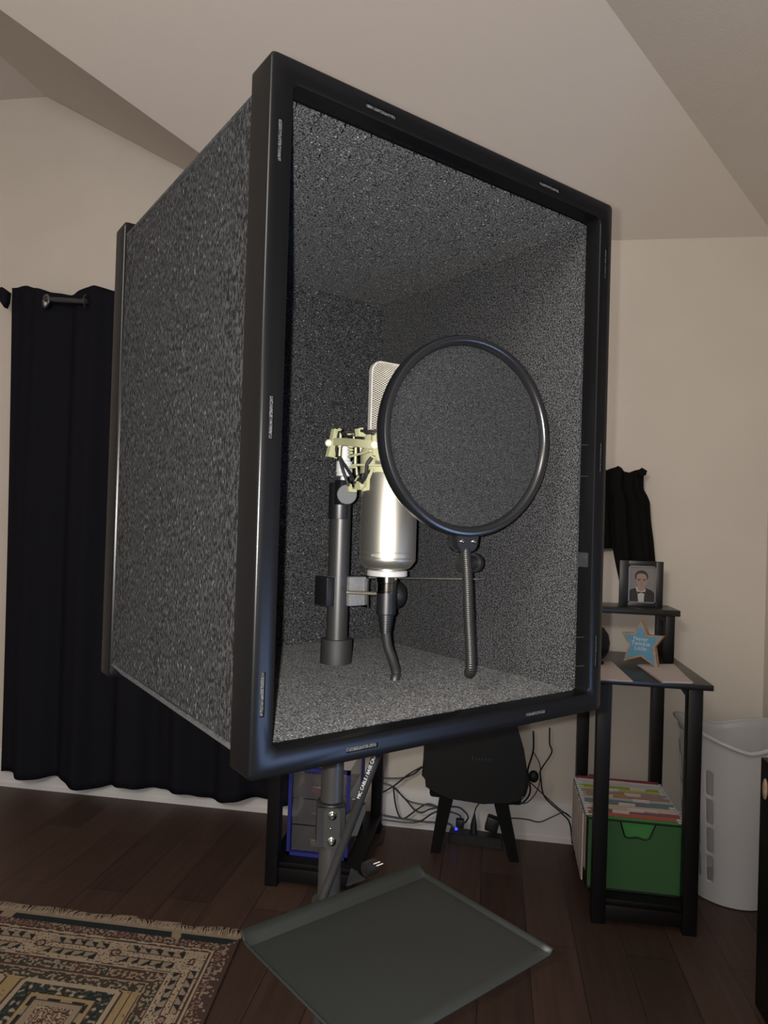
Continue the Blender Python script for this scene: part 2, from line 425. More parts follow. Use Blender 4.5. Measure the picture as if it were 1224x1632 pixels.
# thin felt edging along the lower and upper left corners
for z0, z1, sgn in ((.0030, .0105, 1), (BH - .0105, BH - .0030, -1)):
    b = B()
    for k in range(1):
        if sgn > 0: P_ = [V((.0022, 0, .0130)), V((.0125, 0, .0024)), V((.0135, 0, .0034)), V((.0032, 0, .0140))]
        else: P_ = [V((.0022, 0, BH - .0130)), V((.0125, 0, BH - .0024)), V((.0135, 0, BH - .0034)), V((.0032, 0, BH - .0140))]
        b.loops([[p + V((0, y0 + .001, 0)) for p in P_], [p + V((0, y1 - .001, 0)) for p in P_]], False)
        b.bm.faces.new([v for v in b.bm.verts][:4]); b.bm.faces.new([v for v in b.bm.verts][4:8])
    part('felt_edging', b, 'felt_edge', booth, 'lighter felt edge strip')
# inner foam lining
YF0, YB, XI0, XI1, ZI0, ZI1 = .0148, .314, .0200, .3106, .0165, .4205
o_ = .0045
b = B(); b.box((XI0 - .0035, YF0, ZI0 - .0), (XI0, YB, ZI1 + .002), .0006); part('foam_side', b, 'foam', booth)
b = B(); b.box((XI1, YF0, ZI0), (XI1 + .0035, YB, ZI1 + .002), .0006); part('foam_side', b, 'foam', booth)
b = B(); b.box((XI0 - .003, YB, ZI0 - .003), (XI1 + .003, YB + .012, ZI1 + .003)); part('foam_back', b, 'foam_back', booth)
def ragged(b_, y, z, w=.0006):
    pass
b = B()                                                   # floor foam with a slightly uneven front edge
nx, ny = 120, 40
def ff_(u, v):
    x = XI0 + (XI1 - XI0) * u; yy = YF0 + .0004 + .0008 * MN.noise(V((x * 160, 0, 3))) if v == 0 else YF0 + (YB - YF0) * v
    return V((x, yy, ZI0 + .0005 * MN.noise(V((x * 60, yy * 60, 0)))))
b.grid(ff_, nx, ny)
rim = [V((XI0 + (XI1 - XI0) * k / nx, YF0 + .0008, 0)) for k in range(nx + 1)]
def edge_(u, v):
    p = ff_(u, 0); return p + V((0, 0, -(.0040) * v))
b.grid(edge_, nx, 2)
part('foam_floor', b, 'foam', booth)
b = B(); b.box((XI0 - .003, YF0 + .003, ZI1 + .0024), (XI1 + .003, YB, ZI1 + .0036)); cb = part('ceiling_board', b, 'gap_shade', booth)
b = B()                                                   # ceiling foam: shingled strips with stepped seams
sb = B()  # side walls of the strips, kept apart to be coloured as gap shade
NS = 15; pw = (XI1 - XI0) / NS; gap = .0012
def jog(i, y):
    if i <= 0 or i >= NS: return 0
    s_ = math.floor((y + i * .0113) / .0185)
    return (s_ % 2) * .0016 - .0008 + .0004 * MN.noise(V((i * 3.1, y * 30, 0))) + (y - .16) * .10
for i in range(NS):
    ys = []
    k = YF0
    while k < YB: ys.append(k); k += .0037
    ys.append(YB)
    lo = [(XI0 + i * pw + jog(i, y) + gap / 2, y) for y in ys]; hi = [(XI0 + (i + 1) * pw + jog(i + 1, y) - gap / 2, y) for y in ys]
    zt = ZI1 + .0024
    for (a0, a1), (c0, c1) in zip(zip(lo, lo[1:]), zip(hi, hi[1:])):
        za, zb = ZI1 + .0006, ZI1 - .0006
        b.quad([(a0[0], a0[1], za), (a1[0], a1[1], za), (c1[0], c1[1], zb), (c0[0], c0[1], zb)])
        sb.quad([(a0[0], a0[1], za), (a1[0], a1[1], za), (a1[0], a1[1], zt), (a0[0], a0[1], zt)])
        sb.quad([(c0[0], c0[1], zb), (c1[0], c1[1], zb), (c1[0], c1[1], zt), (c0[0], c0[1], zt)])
    b.quad([(lo[0][0], YF0, ZI1 + .0006), (hi[0][0], YF0, ZI1 - .0006), (hi[0][0], YF0, zt), (lo[0][0], YF0, zt)])
fcl = part('foam_ceiling', b, 'foam', booth, 'foam ceiling in long shingled strips')
part('gap_shade_sides', sb, 'gap_shade', fcl, 'strip sides coloured black as shade in the gaps')
# tape and scuffs on the right hand lip
b = B(); p = L(928, 892, BW - .0163, 0); b.box((BW - .01615, p.y - .0060, p.z - .0062), (BW - .0158, p.y + .0062, p.z + .0062)); part('tape_piece', b, 'tape', booth, 'small piece of clear tape')
for py, dz in ((709, .0002), (759, .0), (1016, -.0008), (1062, -.001)):
    p0, p1 = L(922 if py < 900 else 914, py, BW - .0162, 0), L(937 if py < 900 else 931, py + dz * 1000, BW - .0162, 0)
    b = B(); b.tube([p0, p1], .00018, 5); part('scuff_mark', b, 'scratch', booth)
# sleeve round the stand tube where it comes through the booth floor
TX, TY = .190, .209
b = B(); b.lathe([(.0118, .026), (.0150, .026), (.0156, .025), (.0158, .002), (.0118, .002)], (TX, TY, ZI0 - .002), n=36, cap=False)
part('collar', b, 'rubber', booth, 'black rubber collar round the stand tube')

# ------------------------------------------------------------------ microphone
MXc, MYc = .1862, .122
mic = thing('microphone', 'large silver studio microphone with a mesh head, inside the booth', 'microphone', (MXc, MYc, .112), BOOTH)
ZB, ZT = .2365, .2985                                     # head base and top
b = B(); b.lathe([(.0005, ZB + .0004), (.0245, ZB + .0004), (.0250, ZB - .0004), (.0250, .1310), (.0247, .1308), (.0247, .1304), (.0250, .1302), (.0250, .1262), (.0246, .1258), (.0246, .1254), (.0250, .1250), (.0250, .1245), (.0246, .1225), (.0205, .1172), (.0185, .1160), (.0150, .1158), (.0150, .1140), (.0005, .1140)], (MXc, MYc, 0), n=96)
body = part('body', b, 'nickel', mic)
b = B(); b.lathe([(.0110, .1092), (.0172, .1092), (.0180, .1098), (.0180, .1138), (.0172, .1145), (.0110, .1145)], (MXc, MYc, 0), n=64); part('base_ring', b, 'silver', mic)
va = math.atan2(CL.y - MYc, CL.x - MXc)
def onmic(r):
    return lambda x, y: V((MXc + r * math.cos(va + x / r), MYc + r * math.sin(va + x / r), .1270 + y))
b = B(); text_into(b, 'MADE IN AUSTRALIA', .0032, (0, 0, 0), (1, 0, 0), (0, 0, 1), bend=onmic(.02512)); part('engraving', b, 'engrave', body, 'pale engraved lettering')
# head: flat arch band between two bowed mesh halves
HA, HBm = .0243, .0245
def halfw(z):
    c = .0105; zz = z - (ZT - c)
    return HA if zz <= 0 else HA - c + math.sqrt(max(0, c * c - zz * zz))
def hp(s, h, side, off=0.0):
    """s -1..1 across, h 0..1 up (h beyond .9 bends inwards towards the band)"""
    z = ZB + (ZT - ZB - .0005) * min(1, h)
    hw = halfw(z) - .0006
    bow = (1 - abs(s) ** 1.65)
    tp = 1 - .42 * h ** 3; top = math.sqrt(max(0, 1 - max(0, (h - .80) / .20) ** 2.2))
    return V((MXc + s * hw, MYc + side * (.0018 + (HBm * tp - .002) * bow * top) - side * off, z))
for side in (-1, 1):
    b = B(); nu, nv = 44, 62
    vs = {}
    for i in range(-nu // 2, nu // 2 + 1):
        for j in range(nv + 1):
            if (i + j) % 2 == 0: vs[(i, j)] = b.bm.verts.new(hp(i / (nu / 2), j / nv, side))
    for i in range(-nu // 2, nu // 2 + 1):
        for j in range(nv + 1):
            if (i + j) % 2 == 1:
                q = [vs.get(k) for k in ((i, j - 1), (i + 1, j), (i, j + 1), (i - 1, j))]; q = [x for x in q if x]
                if len(q) >= 3: b.bm.faces.new(q)
    g = part('mesh_grille', b, 'wire', mic, 'silver wire mesh')
    md = g.modifiers.new('w', 'WIREFRAME'); md.thickness = .00055; md.use_even_offset = False; md.use_boundary = True
    b = B(); b.grid(lambda u, v: hp(u * 2 - 1, v, side, .0011), 30, 30); part('inner_gauze', b, 'grille_in', g, 'dark gauze behind the mesh')
arch = []
for k in range(12): arch.append((HA, ZB + (ZT - .0105 - ZB) * k / 12))
for k in range(9): an = PI / 2 * k / 8; arch.append((HA - .0105 + .0105 * math.cos(an), ZT - .0105 + .0105 * math.sin(an)))
arch += [(-x, z) for x, z in arch[::-1]]
b = B()
o1 = [V((MXc + x, MYc - .0019, z)) for x, z in arch]; o2 = [V((MXc + x, MYc + .0019, z)) for x, z in arch]
inn = lambda p: V((MXc + (p.x - MXc) * .94, p.y, ZB + (p.z - ZB) * .975))
R1 = [o1, o2, [inn(p) for p in o2], [inn(p) for p in o1]]
RR = [[b.bm.verts.new(p) for p in r] for r in R1]
for i in range(4):
    for k in range(len(arch) - 1): b.bm.faces.new((RR[i][k], RR[i][k + 1], RR[(i + 1) % 4][k + 1], RR[(i + 1) % 4][k]))
part('side_band', b, 'nickel_band', mic)

# microphone cable with its connector
mc = thing('microphone_cable', 'black microphone cable plugged into the microphone, running down through the booth', 'cable', (MXc, MYc, .10), BOOTH)
b = B(); b.lathe([(.0060, .1091), (.0092, .1091), (.0094, .1080), (.0094, .1035), (.0087, .1030), (.0087, .0960), (.0092, .0955), (.0092, .0942), (.0060, .0940)], (MXc, MYc, 0), n=48); part('connector_shell', b, 'chrome', mc, 'chrome connector shell')
b = B(); b.lathe([(.0060, .0942), (.0088, .0941), (.0088, .0760), (.0082, .0752), (.0060, .0750)], (MXc, MYc, 0), n=40); cbk = part('connector_body', b, 'black', mc)
for k in range(8):
    an = 2 * PI * k / 8; b = None
b = B()
pr = []
for k in range(8):
    z = .0752 - k * .0021; r = .0074 - k * .00033; pr += [(r, z), (r, z - .0012), (r - .0010, z - .0013), (r - .0010, z - .0020)]
b.lathe(pr, (MXc, MYc, 0), n=32); part('strain_relief', b, 'black', mc)
def spline(pts, n=12):
    pts = [V(p) for p in pts]; out = []
    P_ = [pts[0] * 2 - pts[1]] + pts + [pts[-1] * 2 - pts[-2]]
    for i in range(1, len(P_) - 2):
        for k in range(n):
            t_ = k / n; p0, p1, p2, p3 = P_[i - 1:i + 3]
            out.append(.5 * ((2 * p1) + (p2 - p0) * t_ + (2 * p0 - 5 * p1 + 4 * p2 - p3) * t_ ** 2 + (3 * p1 - p0 - 3 * p2 + p3) * t_ ** 3))
    out.append(pts[-1]); return out
cp = [(MXc, MYc, .062), L(618, 1030, .122), L(625, 1050, .121), L(631, 1072, .121), (.1955, .119, .0150), (.1945, .121, -.012), L(607, 1190, .135), L(599, 1208, .145), L(585, 1245, .152), L(556, 1320, .172), L(532, 1385, .188), L(514, 1436, .1955), L(509, 1490, .1960), L(507, 1600, .1965), L(500, 1750, .197)]
q = toB((-.19, .72, .012)); cp += [L(490, 2000, .197), q + V((0, 0, .10)), q]
rad = .0042
b = B(); b.tube(spline(cp, 10), rad, 14); cbl = part('cable_jacket', b, 'cable', mc)
# printed lettering along the lower run
pA, pB = L(595, 1213, .142), L(572, 1273, .1515)
u_ = (pA - pB).normalized(); vw = (CL - (pA + pB) / 2).normalized(); v_ = vw.cross(u_).normalized()
b = B(); text_into(b, 'MIC CABLE / BASE CABLE', .0042, pB + vw * (rad * .75) + v_ * -.0006, u_, v_, .0002, align='LEFT')
part('lettering', b, 'print', cbl, 'white printed lettering')

# ------------------------------------------------------------------ booth stand
qf = toB((0, 0, 0)).z
st = thing('booth_stand', 'black tubular stand carrying the vocal booth, its tube running up beside the microphone', 'stand', (TX, TY, 0), BOOTH)
def atz(world_z):  # booth-frame z on the tube axis for a room height
    for_z = BOOTH @ V((TX, TY, 0)); return (world_z - for_z.z) / (BR @ V((0, 0, 1))).z
zf = atz(0.0)
b = B(); b.tube([(TX, TY, zf + .02), (TX, TY, -.048)], .0112, 28); b.tube([(TX, TY, -.048), (TX, TY, -.001)], .0106, 28); b.tube([(TX, TY, .001), (TX, TY, .1760)], .0106, 28); part('tube', b, 'tube', st)
zt0 = L(545, 826, TY).z; zt1 = L(545, 770, TY).z
b = B(); b.lathe([(.0107, zt0 - .001), (.0109, zt0), (.0109, zt1 - .001), (.0100, zt1), (.001, zt1)], (TX - .0012, TY, 0), n=32); part('top_sleeve', b, 'black', st, 'glossy black sleeve')
# base on the room floor
bp = BOOTH.inverted()
c0 = BOOTH @ V((TX, TY, zf)); 
b = B()
prf = [(.002, .0), (.125, .0), (.128, .006), (.122, .012), (.03, .022), (.018, .05), (.002, .05)]
tmp = B(); tmp.lathe(prf, (0, 0, 0), n=48)
for v in tmp.bm.verts: v.co = bp @ (v.co + V((c0.x, c0.y, .0005)))
part('round_base', tmp, 'tube', st)
# bracket with two bolts below the booth
def cl(px, py, y=TY - .012): return L(px, py, y)
zc0, zc1 = cl(525, 1352).z, cl(525, 1284).z
vw2 = V((CL.x - TX, CL.y - TY, 0)).normalized(); sd = V((-vw2.y, vw2.x, 0))     # towards the viewer / sideways
if sd.x < 0: sd = -sd
up3 = V((0, 0, 1))
def pl(poly_px, depth, th, name, m, parent, bev=0):
    """flat plate: outline in mm around the tube axis"""
    bb = B(); bb.prism([(x, z) for x, z in poly_px], V((TX, TY, 0)) + vw2 * depth - vw2 * 0, sd, up3, -th if sd.cross(up3).dot(vw2) < 0 else th, bev)
    return part(name, bb, m, parent)
b = B()
b.lathe([(.0113, zc0), (.0145, zc0 + .001), (.0150, zc0 + .003), (.0150, zc1 - .003), (.0145, zc1 - .001), (.0113, zc1)], (TX, TY, 0), n=32, cap=False)
b.prism([(-.0135, zc0 + .002), (.0135, zc0 + .002), (.0135, zc1 - .002), (-.0135, zc1 - .002)], V((TX, TY, 0)) + vw2 * .0165, sd, up3, .004 if sd.cross(up3).dot(vw2) < 0 else -.004)
br_ = part('clamp_bracket', b, 'black', st)
def rr2(w, h, r, cx=0, cz=0, n=6):
    out = []
    for sx, sz, a0 in ((1, 1, 0), (-1, 1, 90), (-1, -1, 180), (1, -1, 270)):
        for k in range(n + 1):
            an = math.radians(a0 + 90 * k / n); out.append((cx + sx * (w / 2 - r) + r * math.cos(an), cz + sz * (h / 2 - r) + r * math.sin(an)))
    return out
zc = (zc0 + zc1) / 2
b = B(); b.prism(rr2(.0155, (zc1 - zc0) * .93, .004, .001, zc), V((TX, TY, 0)) + vw2 * .0165, sd, up3, .0022 if sd.cross(up3).dot(vw2) > 0 else -.0022, .0006)
part('face_plate', b, 'tray', br_)
for fz in (.30, -.30):
    b = B(); b.lathe([(.0044, 0), (.0044, .0012), (.0032, .0018), (.0028, .0032), (.0016, .0038), (.0005, .0038)], V((TX, TY, zc + fz * (zc1 - zc0))) + vw2 * .0185 + sd * .001, vw2, 12); part('bolt', b, 'chrome', br_, 'bright bolt head')
b = B(); b.ball(V((TX, TY, zc)) + vw2 * .0187 + sd * .0, .0014); part('rivet', b, 'chrome', br_)
b = B(); b.prism([(.012, zc + .004), (.030, zc + .016), (.034, zc + .016), (.034, zc + .010), (.026, zc - .014), (.012, zc - .016)], V((TX, TY, 0)) + vw2 * -.004, sd, up3, .006); part('clamp_arm', b, 'tray', br_)
b = B(); b.tube([V((TX, TY, zc + .021)) + sd * .024, V((TX, TY, zc + .010)) + sd * .028], .0016, 8); b.tube([V((TX, TY, zc + .021)) + sd * .020, V((TX, TY, zc + .021)) + sd * .028], .001, 8); part('wing_screw', b, 'chrome', br_)

# ------------------------------------------------------------------ swivel and shock mount
sm = thing('shock_mount', 'olive green shock mount with black elastic cords holding the silver microphone', 'shock mount', (TX, TY, zt1), BOOTH)
SY = .200
def Lp(px, py, y): return L(px, py, y)
c = Lp(553, 788, SY - .012); vd = (CL - c).normalized()
b = B(); b.box(Lp(539, 804, SY - .004) - V((0, .004, 0)), Lp(557, 766, SY - .004) + V((0, .008, 0)), .001); part('swivel_block', b, 'black', sm)
b = B(); b.lathe([(.0090, -.004), (.0098, -.003), (.0098, .001), (.0092, .0018), (.0005, .0019)], c, vd, 36); part('swivel_knob', b, 'knobgrey', sm, 'round grey thumb knob')
b = B()
ac = Lp(549, 735, SY)
zz = lambda py: Lp(549, py, SY).z
b.lathe([(.0035, zz(770)), (.0035, zz(760)), (.0078, zz(759)), (.0078, zz(755)), (.0074, zz(754)), (.0082, zz(753)), (.0078, zz(736)), (.0060, zz(735)), (.0052, zz(712)), (.0015, zz(710))], (ac.x, ac.y, 0), n=36)
part('pale_adapter', b, 'white_ad', sm, 'pale threaded adapter')
OL = 'olive'
def plate(pxs, y, th, name='bracket_plate', m=OL, bev=.0003):
    P_ = [Lp(x, yy, y) for x, yy in pxs]
    bb = B(); o = P_[0]; poly_ = [((p - o).x, (p - o).z) for p in P_]
    bb.prism(poly_, o, V((1, 0, 0)), V((0, 0, 1)), th, bev); return part(name, bb, m, sm)
plate([(528, 684), (538, 686), (534, 701), (541, 703), (540, 713), (531, 713), (529, 730), (518, 728), (524, 704)], .172, .006)
b = B(); c = Lp(524, 706, .168); b.lathe([(.0034, -.001), (.0034, .0015), (.0024, .0022), (.0005, .0022)], c, (CL - c).normalized(), 18); part('screw_cap', b, OL, sm)
# long arm sweeping in front of the microphone to the right-hand plate
arm = [Lp(532, 704, .160), Lp(548, 704, .140), Lp(570, 706, .112), Lp(592, 709, .094), Lp(606, 710, .0885)]
sp = spline(arm, 6); b = B()
R_ = []
for k, p in enumerate(sp):
    w_ = .0032 if k < len(sp) - 8 else .0035
    R_.append([p + V((0, -.0012, w_)), p + V((0, .0012, w_)), p + V((0, .0012, -w_)), p + V((0, -.0012, -w_))])
b.loops(R_, False); vv = list(b.bm.verts); b.bm.faces.new(vv[:4]); b.bm.faces.new(vv[-4:]); part('curved_arm', b, OL, sm)
plate([(598, 692), (604, 684), (607, 686), (605, 694), (617, 697), (618, 728), (606, 730), (605, 736), (597, 734), (597, 728), (592, 726), (592, 694)], .0905, .003)
b = B(); c = Lp(597, 709, .0865); b.lathe([(.0028, -.001), (.0028, .0012), (.0018, .0013), (.0014, .0006), (.0002, .0006)], c, (CL - c).normalized(), 18); part('screw_cap', b, OL, sm)
# cradle sleeve hugging the microphone
b = B(); z0, z1 = L(620, 752, .098).z, L(620, 741, .098).z
b.lathe([(.0253, z0), (.0268, z0), (.0268, z1), (.0253, z1), (.0253, z0)], (MXc, MYc, 0), n=64, cap=False); part('cradle_ring', b, OL, sm)
def sleeve_part(a0, a1, za, zb, r=.0270, th=.0016, n=20):
    bb = B(); RR_ = []
    for k in range(n + 1):
        an = a0 + (a1 - a0) * k / n; d_ = V((math.cos(an), math.sin(an), 0)); c_ = V((MXc, MYc, 0))
        RR_.append([c_ + d_ * r + V((0, 0, za)), c_ + d_ * r + V((0, 0, zb)), c_ + d_ * (r - th) + V((0, 0, zb)), c_ + d_ * (r - th) + V((0, 0, za))])
    bb.loops(RR_, False); v2 = list(bb.bm.verts); bb.bm.faces.new(v2[:4]); bb.bm.faces.new(v2[-4:]); return bb
zs0, zs1 = L(590, 752, .11).z, L(590, 712, .11).z
part('cradle_sleeve', sleeve_part(va - .55, va - 1.75, zs0, zs1, .0268), OL, sm)
part('cradle_sleeve', sleeve_part(va - .75, va - 1.02, zs1 - .002, L(585, 690, .11).z, .0270), OL, sm)
part('cradle_sleeve', sleeve_part(va - 1.45, va - 1.85, zs1 - .002, L(570, 697, .12).z, .0275), OL, sm)
# hooks, rods and pegs
def rod(ps, r=.0008, m=OL, name='rod'):
    bb = B(); bb.tube(ps, r, 10); return part(name, bb, m, sm)
rod([Lp(543, 690, .150), Lp(541, 727, .150)], .0011)
rod([Lp(567, 713, .115), Lp(566, 745, .115)], .0011)
rod([Lp(554, 692, .13), Lp(563, 692, .13), Lp(564, 700, .13), Lp(564, 712, .13)], .0008)
rod([Lp(556, 728, .125), Lp(560, 727, .12), Lp(590, 719, .094), Lp(599, 716, .092)], [.0014, .0011, .0008, .0008])
rod([Lp(561, 742, .118), Lp(566, 741, .113), Lp(590, 741, .0945), Lp(620, 742, .0935)], [.0012, .001, .0009, .0009])
rod([Lp(556, 745, .122), Lp(568, 745, .112), Lp(569, 757, .112)], .0009)
rod([Lp(538, 691, .164), Lp(536, 687, .163), Lp(541, 683, .16), Lp(544, 685, .158)], .0008)
rod([Lp(532, 722, .164), Lp(533, 729, .162), Lp(537, 730, .16)], .0008)
plate([(565, 684), (573, 682), (573, 692), (579, 694), (575, 697), (566, 696)], .118, .006)
plate([(552, 770), (558, 772), (559, 780), (565, 780), (565, 771), (566, 771), (566, 785), (554, 784)], .150, .003)
plate([(567, 767), (576, 766), (575, 781), (569, 781)], .128, .006)
plate([(588, 746), (592, 748), (585, 764), (585, 781), (576, 783), (575, 777), (580, 777), (581, 763)], .108, .004)
rod([Lp(571, 759, .12), Lp(566, 766, .125)], .0007)
for k in range(3):
    c = Lp(559, 712 + 5 * k, .135); b = B(); b.ball(c, (.0032 - .0006 * k, .003, .0013)); part('boss', b, OL, sm)
# cords
def cord(ps, r=.0013):
    bb = B(); bb.tube(spline(ps, 8), r, 10); return part('elastic_cord', bb, 'cord', sm)
cord([Lp(541, 688, .16), Lp(538, 700, .165), Lp(536, 718, .165), Lp(541, 729, .158), Lp(556, 752, .140), Lp(565, 767, .128)])
cord([Lp(541, 729, .156), Lp(547, 752, .150), Lp(556, 775, .147)])
cord([Lp(592, 729, .094), Lp(585, 740, .097), Lp(583, 758, .102), Lp(577, 769, .112)], .0015)
cord([Lp(544, 690, .15), Lp(552, 694, .14), Lp(562, 694, .128)])
cord([Lp(573, 686, .116), Lp(585, 688, .100), Lp(600, 690, .092), Lp(625, 691, .090), Lp(660, 688, .097)])
cord([Lp(598, 730, .092), Lp(607, 730, .091), Lp(620, 738, .090), Lp(650, 752, .092)])
cord([Lp(573, 767, .117), Lp(582, 762, .110), Lp(588, 750, .103)], .0012)

# ------------------------------------------------------------------ pop filter
pf = thing('pop_filter', 'round black pop filter on a gooseneck in front of the microphone', 'pop filter', L(750, 1070, .045), BOOTH)
ph = math.radians(-7.5)                                   # turned slightly towards the viewer
FC = L(745.5, 696, .036); nF = V((math.sin(ph), -math.cos(ph), 0)); uF = V((math.cos(ph), math.sin(ph), 0)); FR_ = .0803
b = B()
prf = [(.0802, -.004), (.0806, .000), (.0804, .004), (.0792, .0062), (.0772, .0070), (.0752, .0066), (.0738, .0052), (.0728, .0030), (.0722, .0018), (.0722, -.004), (.0760, -.0075), (.0790, -.0072), (.0802, -.004)]
b.lathe(prf, FC, nF, 128, cap=False); part('hoop', b, 'filter_ring', pf)
for off in (.0016, -.0030):
    b = B(); b.lathe([(.0724, off), (.060, off + .0002), (.03, off + .0003), (.0002, off + .0003)], FC, nF, 96, cap=False); part('screen_cloth', b, 'filter_cloth', pf, 'dark woven screen')
bot = FC - V((0, 0, .0765)) + nF * .002
b = B(); b.prism([(-.0115, 0), (.0115, 0), (.0095, -.0115), (.0065, -.0150), (-.0065, -.0150), (-.0095, -.0115)], bot - nF * .002 + uF * 0, uF, V((0, 0, 1)), .0042, .0006)
b.prism([(-.0140, .002), (.0140, .002), (.0120, -.0125), (.0080, -.0160), (-.0080, -.0160), (-.0120, -.0125)], bot + nF * -.008, uF, V((0, 0, 1)), .0050, .0006)
tab = part('mounting_tab', b, 'filter_ring', pf)
for s in (-1, 1):
    b = B(); b.lathe([(.0018, -.001), (.0018, .0006), (.0012, .0011), (.0003, .0012)], bot + uF * (.0056 * s) + V((0, 0, -.0075)) + nF * (.0028), nF, 14); part('screw', b, 'chrome', tab, 'small bright screw')
# gooseneck: down from the hoop, round a bend and up again behind itself to the clamp bar
g0 = bot + V((0, 0, -.013)) - nF * .001
gt = L(750, 1073, .0435)
gp = [g0, L(744.5, 920, g0.y * .8 + .0435 * .2), L(746.5, 980, .0415), L(749, 1030, .0430), L(749.8, 1062, .0436), L(750, 1073.5, .0475)+V((0,.002,0)), L(750, 1066, .0545), L(750, 1040, .0580), L(749, 990, .0610), L(747, 940, .0650), L(746, 905, .0680)]
sp = spline(gp, 20)
# resample finely
out = [sp[0]]; step = .00042
for p in sp[1:]:
    while (p - out[-1]).length >= step: out.append(out[-1] + (p - out[-1]).normalized() * step)
rr_ = [.0040 + .00032 * math.sin(2 * PI * k * step / .00168) for k in range(len(out))]
b = B(); b.tube(out, rr_, 14); part('gooseneck', b, 'neck', pf, sharp=80)
# thumb knob at bar end
kc = L(748, 897, .066)
kr = V((1, .25, 0)).normalized()
b = B(); b.lathe([(.003, -.0125), (.0075, -.0120), (.0085, -.010), (.0085, -.0052), (.0060, -.0050), (.0060, .0055), (.0085, .0058), (.0085, .0098), (.0075, .0118), (.003, .0120)], kc, kr, 14); part('thumb_knob', b, 'black', pf)
b = B(); b.lathe([(.0070, -.0052), (.0070, -.0042)], kc, kr, 20); part('washer', b, 'chrome', pf)
# bar and C clamp on the stand tube
bz = L(592, 919, .195); be = L(768, 921.5, .070)
b = B(); ax = (be - bz).normalized(); wd = ax.cross(V((0, 0, 1))).normalized()
b.prism(rr2(1, 1, .1) and [(0, -.006), ((be - bz).length, -.006), ((be - bz).length, .006), (0, .006)], bz, ax, wd, .0014, .0003); part('clamp_bar', b, 'barmetal', pf)
CY_ = .196
b = B(); p0, p1 = L(555, 966, CY_), L(583, 919, CY_); b.box((p0.x, CY_ - .001, p0.z), (p1.x, CY_ + .022, p1.z), .0008); part('clamp_block', b, 'clampgrey', pf, 'light grey clamp block')
b = B(); ps = [L(592, 918, .192), L(588, 919, .192), L(586, 923, .192), L(585, 935, .192), L(585, 968, .192)]
R_ = [[p + V((-.0008, -.0015, 0)), p + V((.0010, -.0015, -.0006)), p + V((.0010, .014, -.0006)), p + V((-.0008, .014, 0))] for p in spline(ps, 5)]
b.loops(R_, False); v2 = list(b.bm.verts); b.bm.faces.new(v2[:4]); b.bm.faces.new(v2[-4:]); part('clamp_channel', b, 'chrome', pf)
b = B(); p0, p1 = L(519, 967, CY_), L(534, 920, CY_); b.box((p0.x, CY_ - .001, p0.z), (p1.x - .0004, CY_ + .022, p1.z), .0006); part('clamp_jaw', b, 'black', pf)
b = B(); p0, p1 = L(533.4, 967, CY_ - .0012), L(534.6, 920, CY_ - .0012); b.box((p0.x, CY_ - .002, p0.z), (p1.x + .0002, CY_ + .021, p1.z)); part('jaw_plate', b, 'clampgrey', pf)
s0, s1 = L(552, 944, .1875), L(612, 946.5, .1875)
n_ = 90; b = B(); b.tube([s0 + (s1 - s0) * (k / n_) for k in range(n_ + 1)], [.0015 + (.00035 if k % 2 else 0) for k in range(n_ + 1)], 12); part('clamp_screw', b, 'brass', pf, 'brass coloured screw', sharp=80)
b = B(); b.lathe([(.004, 0), (.0125, .001), (.0140, .004), (.0140, .010), (.0125, .0125), (.004, .013)], L(620, 947, .186), (s1 - s0), 30); part('clamp_knob', b, 'black', pf)

# ------------------------------------------------------------------ equipment tray
ZTr = .887
tBL, tBR, tFR = W(383, 1502, 2, ZTr), W(668, 1391, 2, ZTr), W(849, 1537, 2, ZTr)
tFL = tBL + tFR - tBR
uT = (tBR - tBL); wT = uT.length; uT.normalize(); vT = V((0, 0, 1)).cross(uT); dT = abs((tFR - tBR).dot(vT))
tr = thing('equipment_tray', 'flat dark grey metal tray with raised back lip, fixed to the stand below', 'tray', (tBL + tFR) / 2)
b = B()
n_ = 24
def tp(u, v):   # u across 0..1, v 0 back..1 front ; edges turned up
    x = u * wT; y = v * dT; z = 0
    e = .0032
    for dd, h in ((x, .0042), (wT - x, .0042)):
        if dd < e: z = max(z, h * (1 - dd / e))
    if y < .010: z = max(z, .0105 * (1 - y / .010))
    return tBL + uT * x - vT * y + V((0, 0, z))
us = [0, .5 * .0032 / wT, .0032 / wT] + [.0032 / wT + (1 - .0064 / wT) * k / 16 for k in range(1, 16)] + [1 - .0032 / wT, 1 - .5 * .0032 / wT, 1]
vs_ = [0, .005 / dT, .010 / dT] + [.010 / dT + (1 - .010 / dT) * k / 14 for k in range(1, 15)]
G = [[b.bm.verts.new(tp(u, v)) for v in vs_] for u in us]
for i in range(len(us) - 1):
    for j in range(len(vs_) - 1): b.bm.faces.new((G[i][j], G[i + 1][j], G[i + 1][j + 1], G[i][j + 1]))
tpn = part('tray_plate', b, 'tray', tr); md = tpn.modifiers.new('s', 'SOLIDIFY'); md.thickness = .0016; md.offset = -1
tube_w = BOOTH @ V((TX, TY, L(515, 1420, TY).z))
b = B(); 
def ring_at(p, r0, r1, h):
    b.lathe([(r0, -h), (r1, -h), (r1, h), (r0, h), (r0, -h)], p, (BR @ V((0, 0, 1))), 28, cap=False)
ring_at(V((tube_w.x, tube_w.y, ZTr - .020)), .0114, .0165, .012)
nd = -vT
b.prism([(-.022, -.030), (.030, -.030), (.030, .0), (.024, .0), (-.022, .0)], V((tube_w.x, tube_w.y, ZTr)) + nd * .0125, uT, V((0, 0, 1)), .002)
b.prism([(.018, 0), (.042, 0), (.024, .016)], V((tube_w.x, tube_w.y, ZTr + .002)) + nd * .004, uT, V((0, 0, 1)), .002)
part('mounting_bracket', b, 'tray', tr)
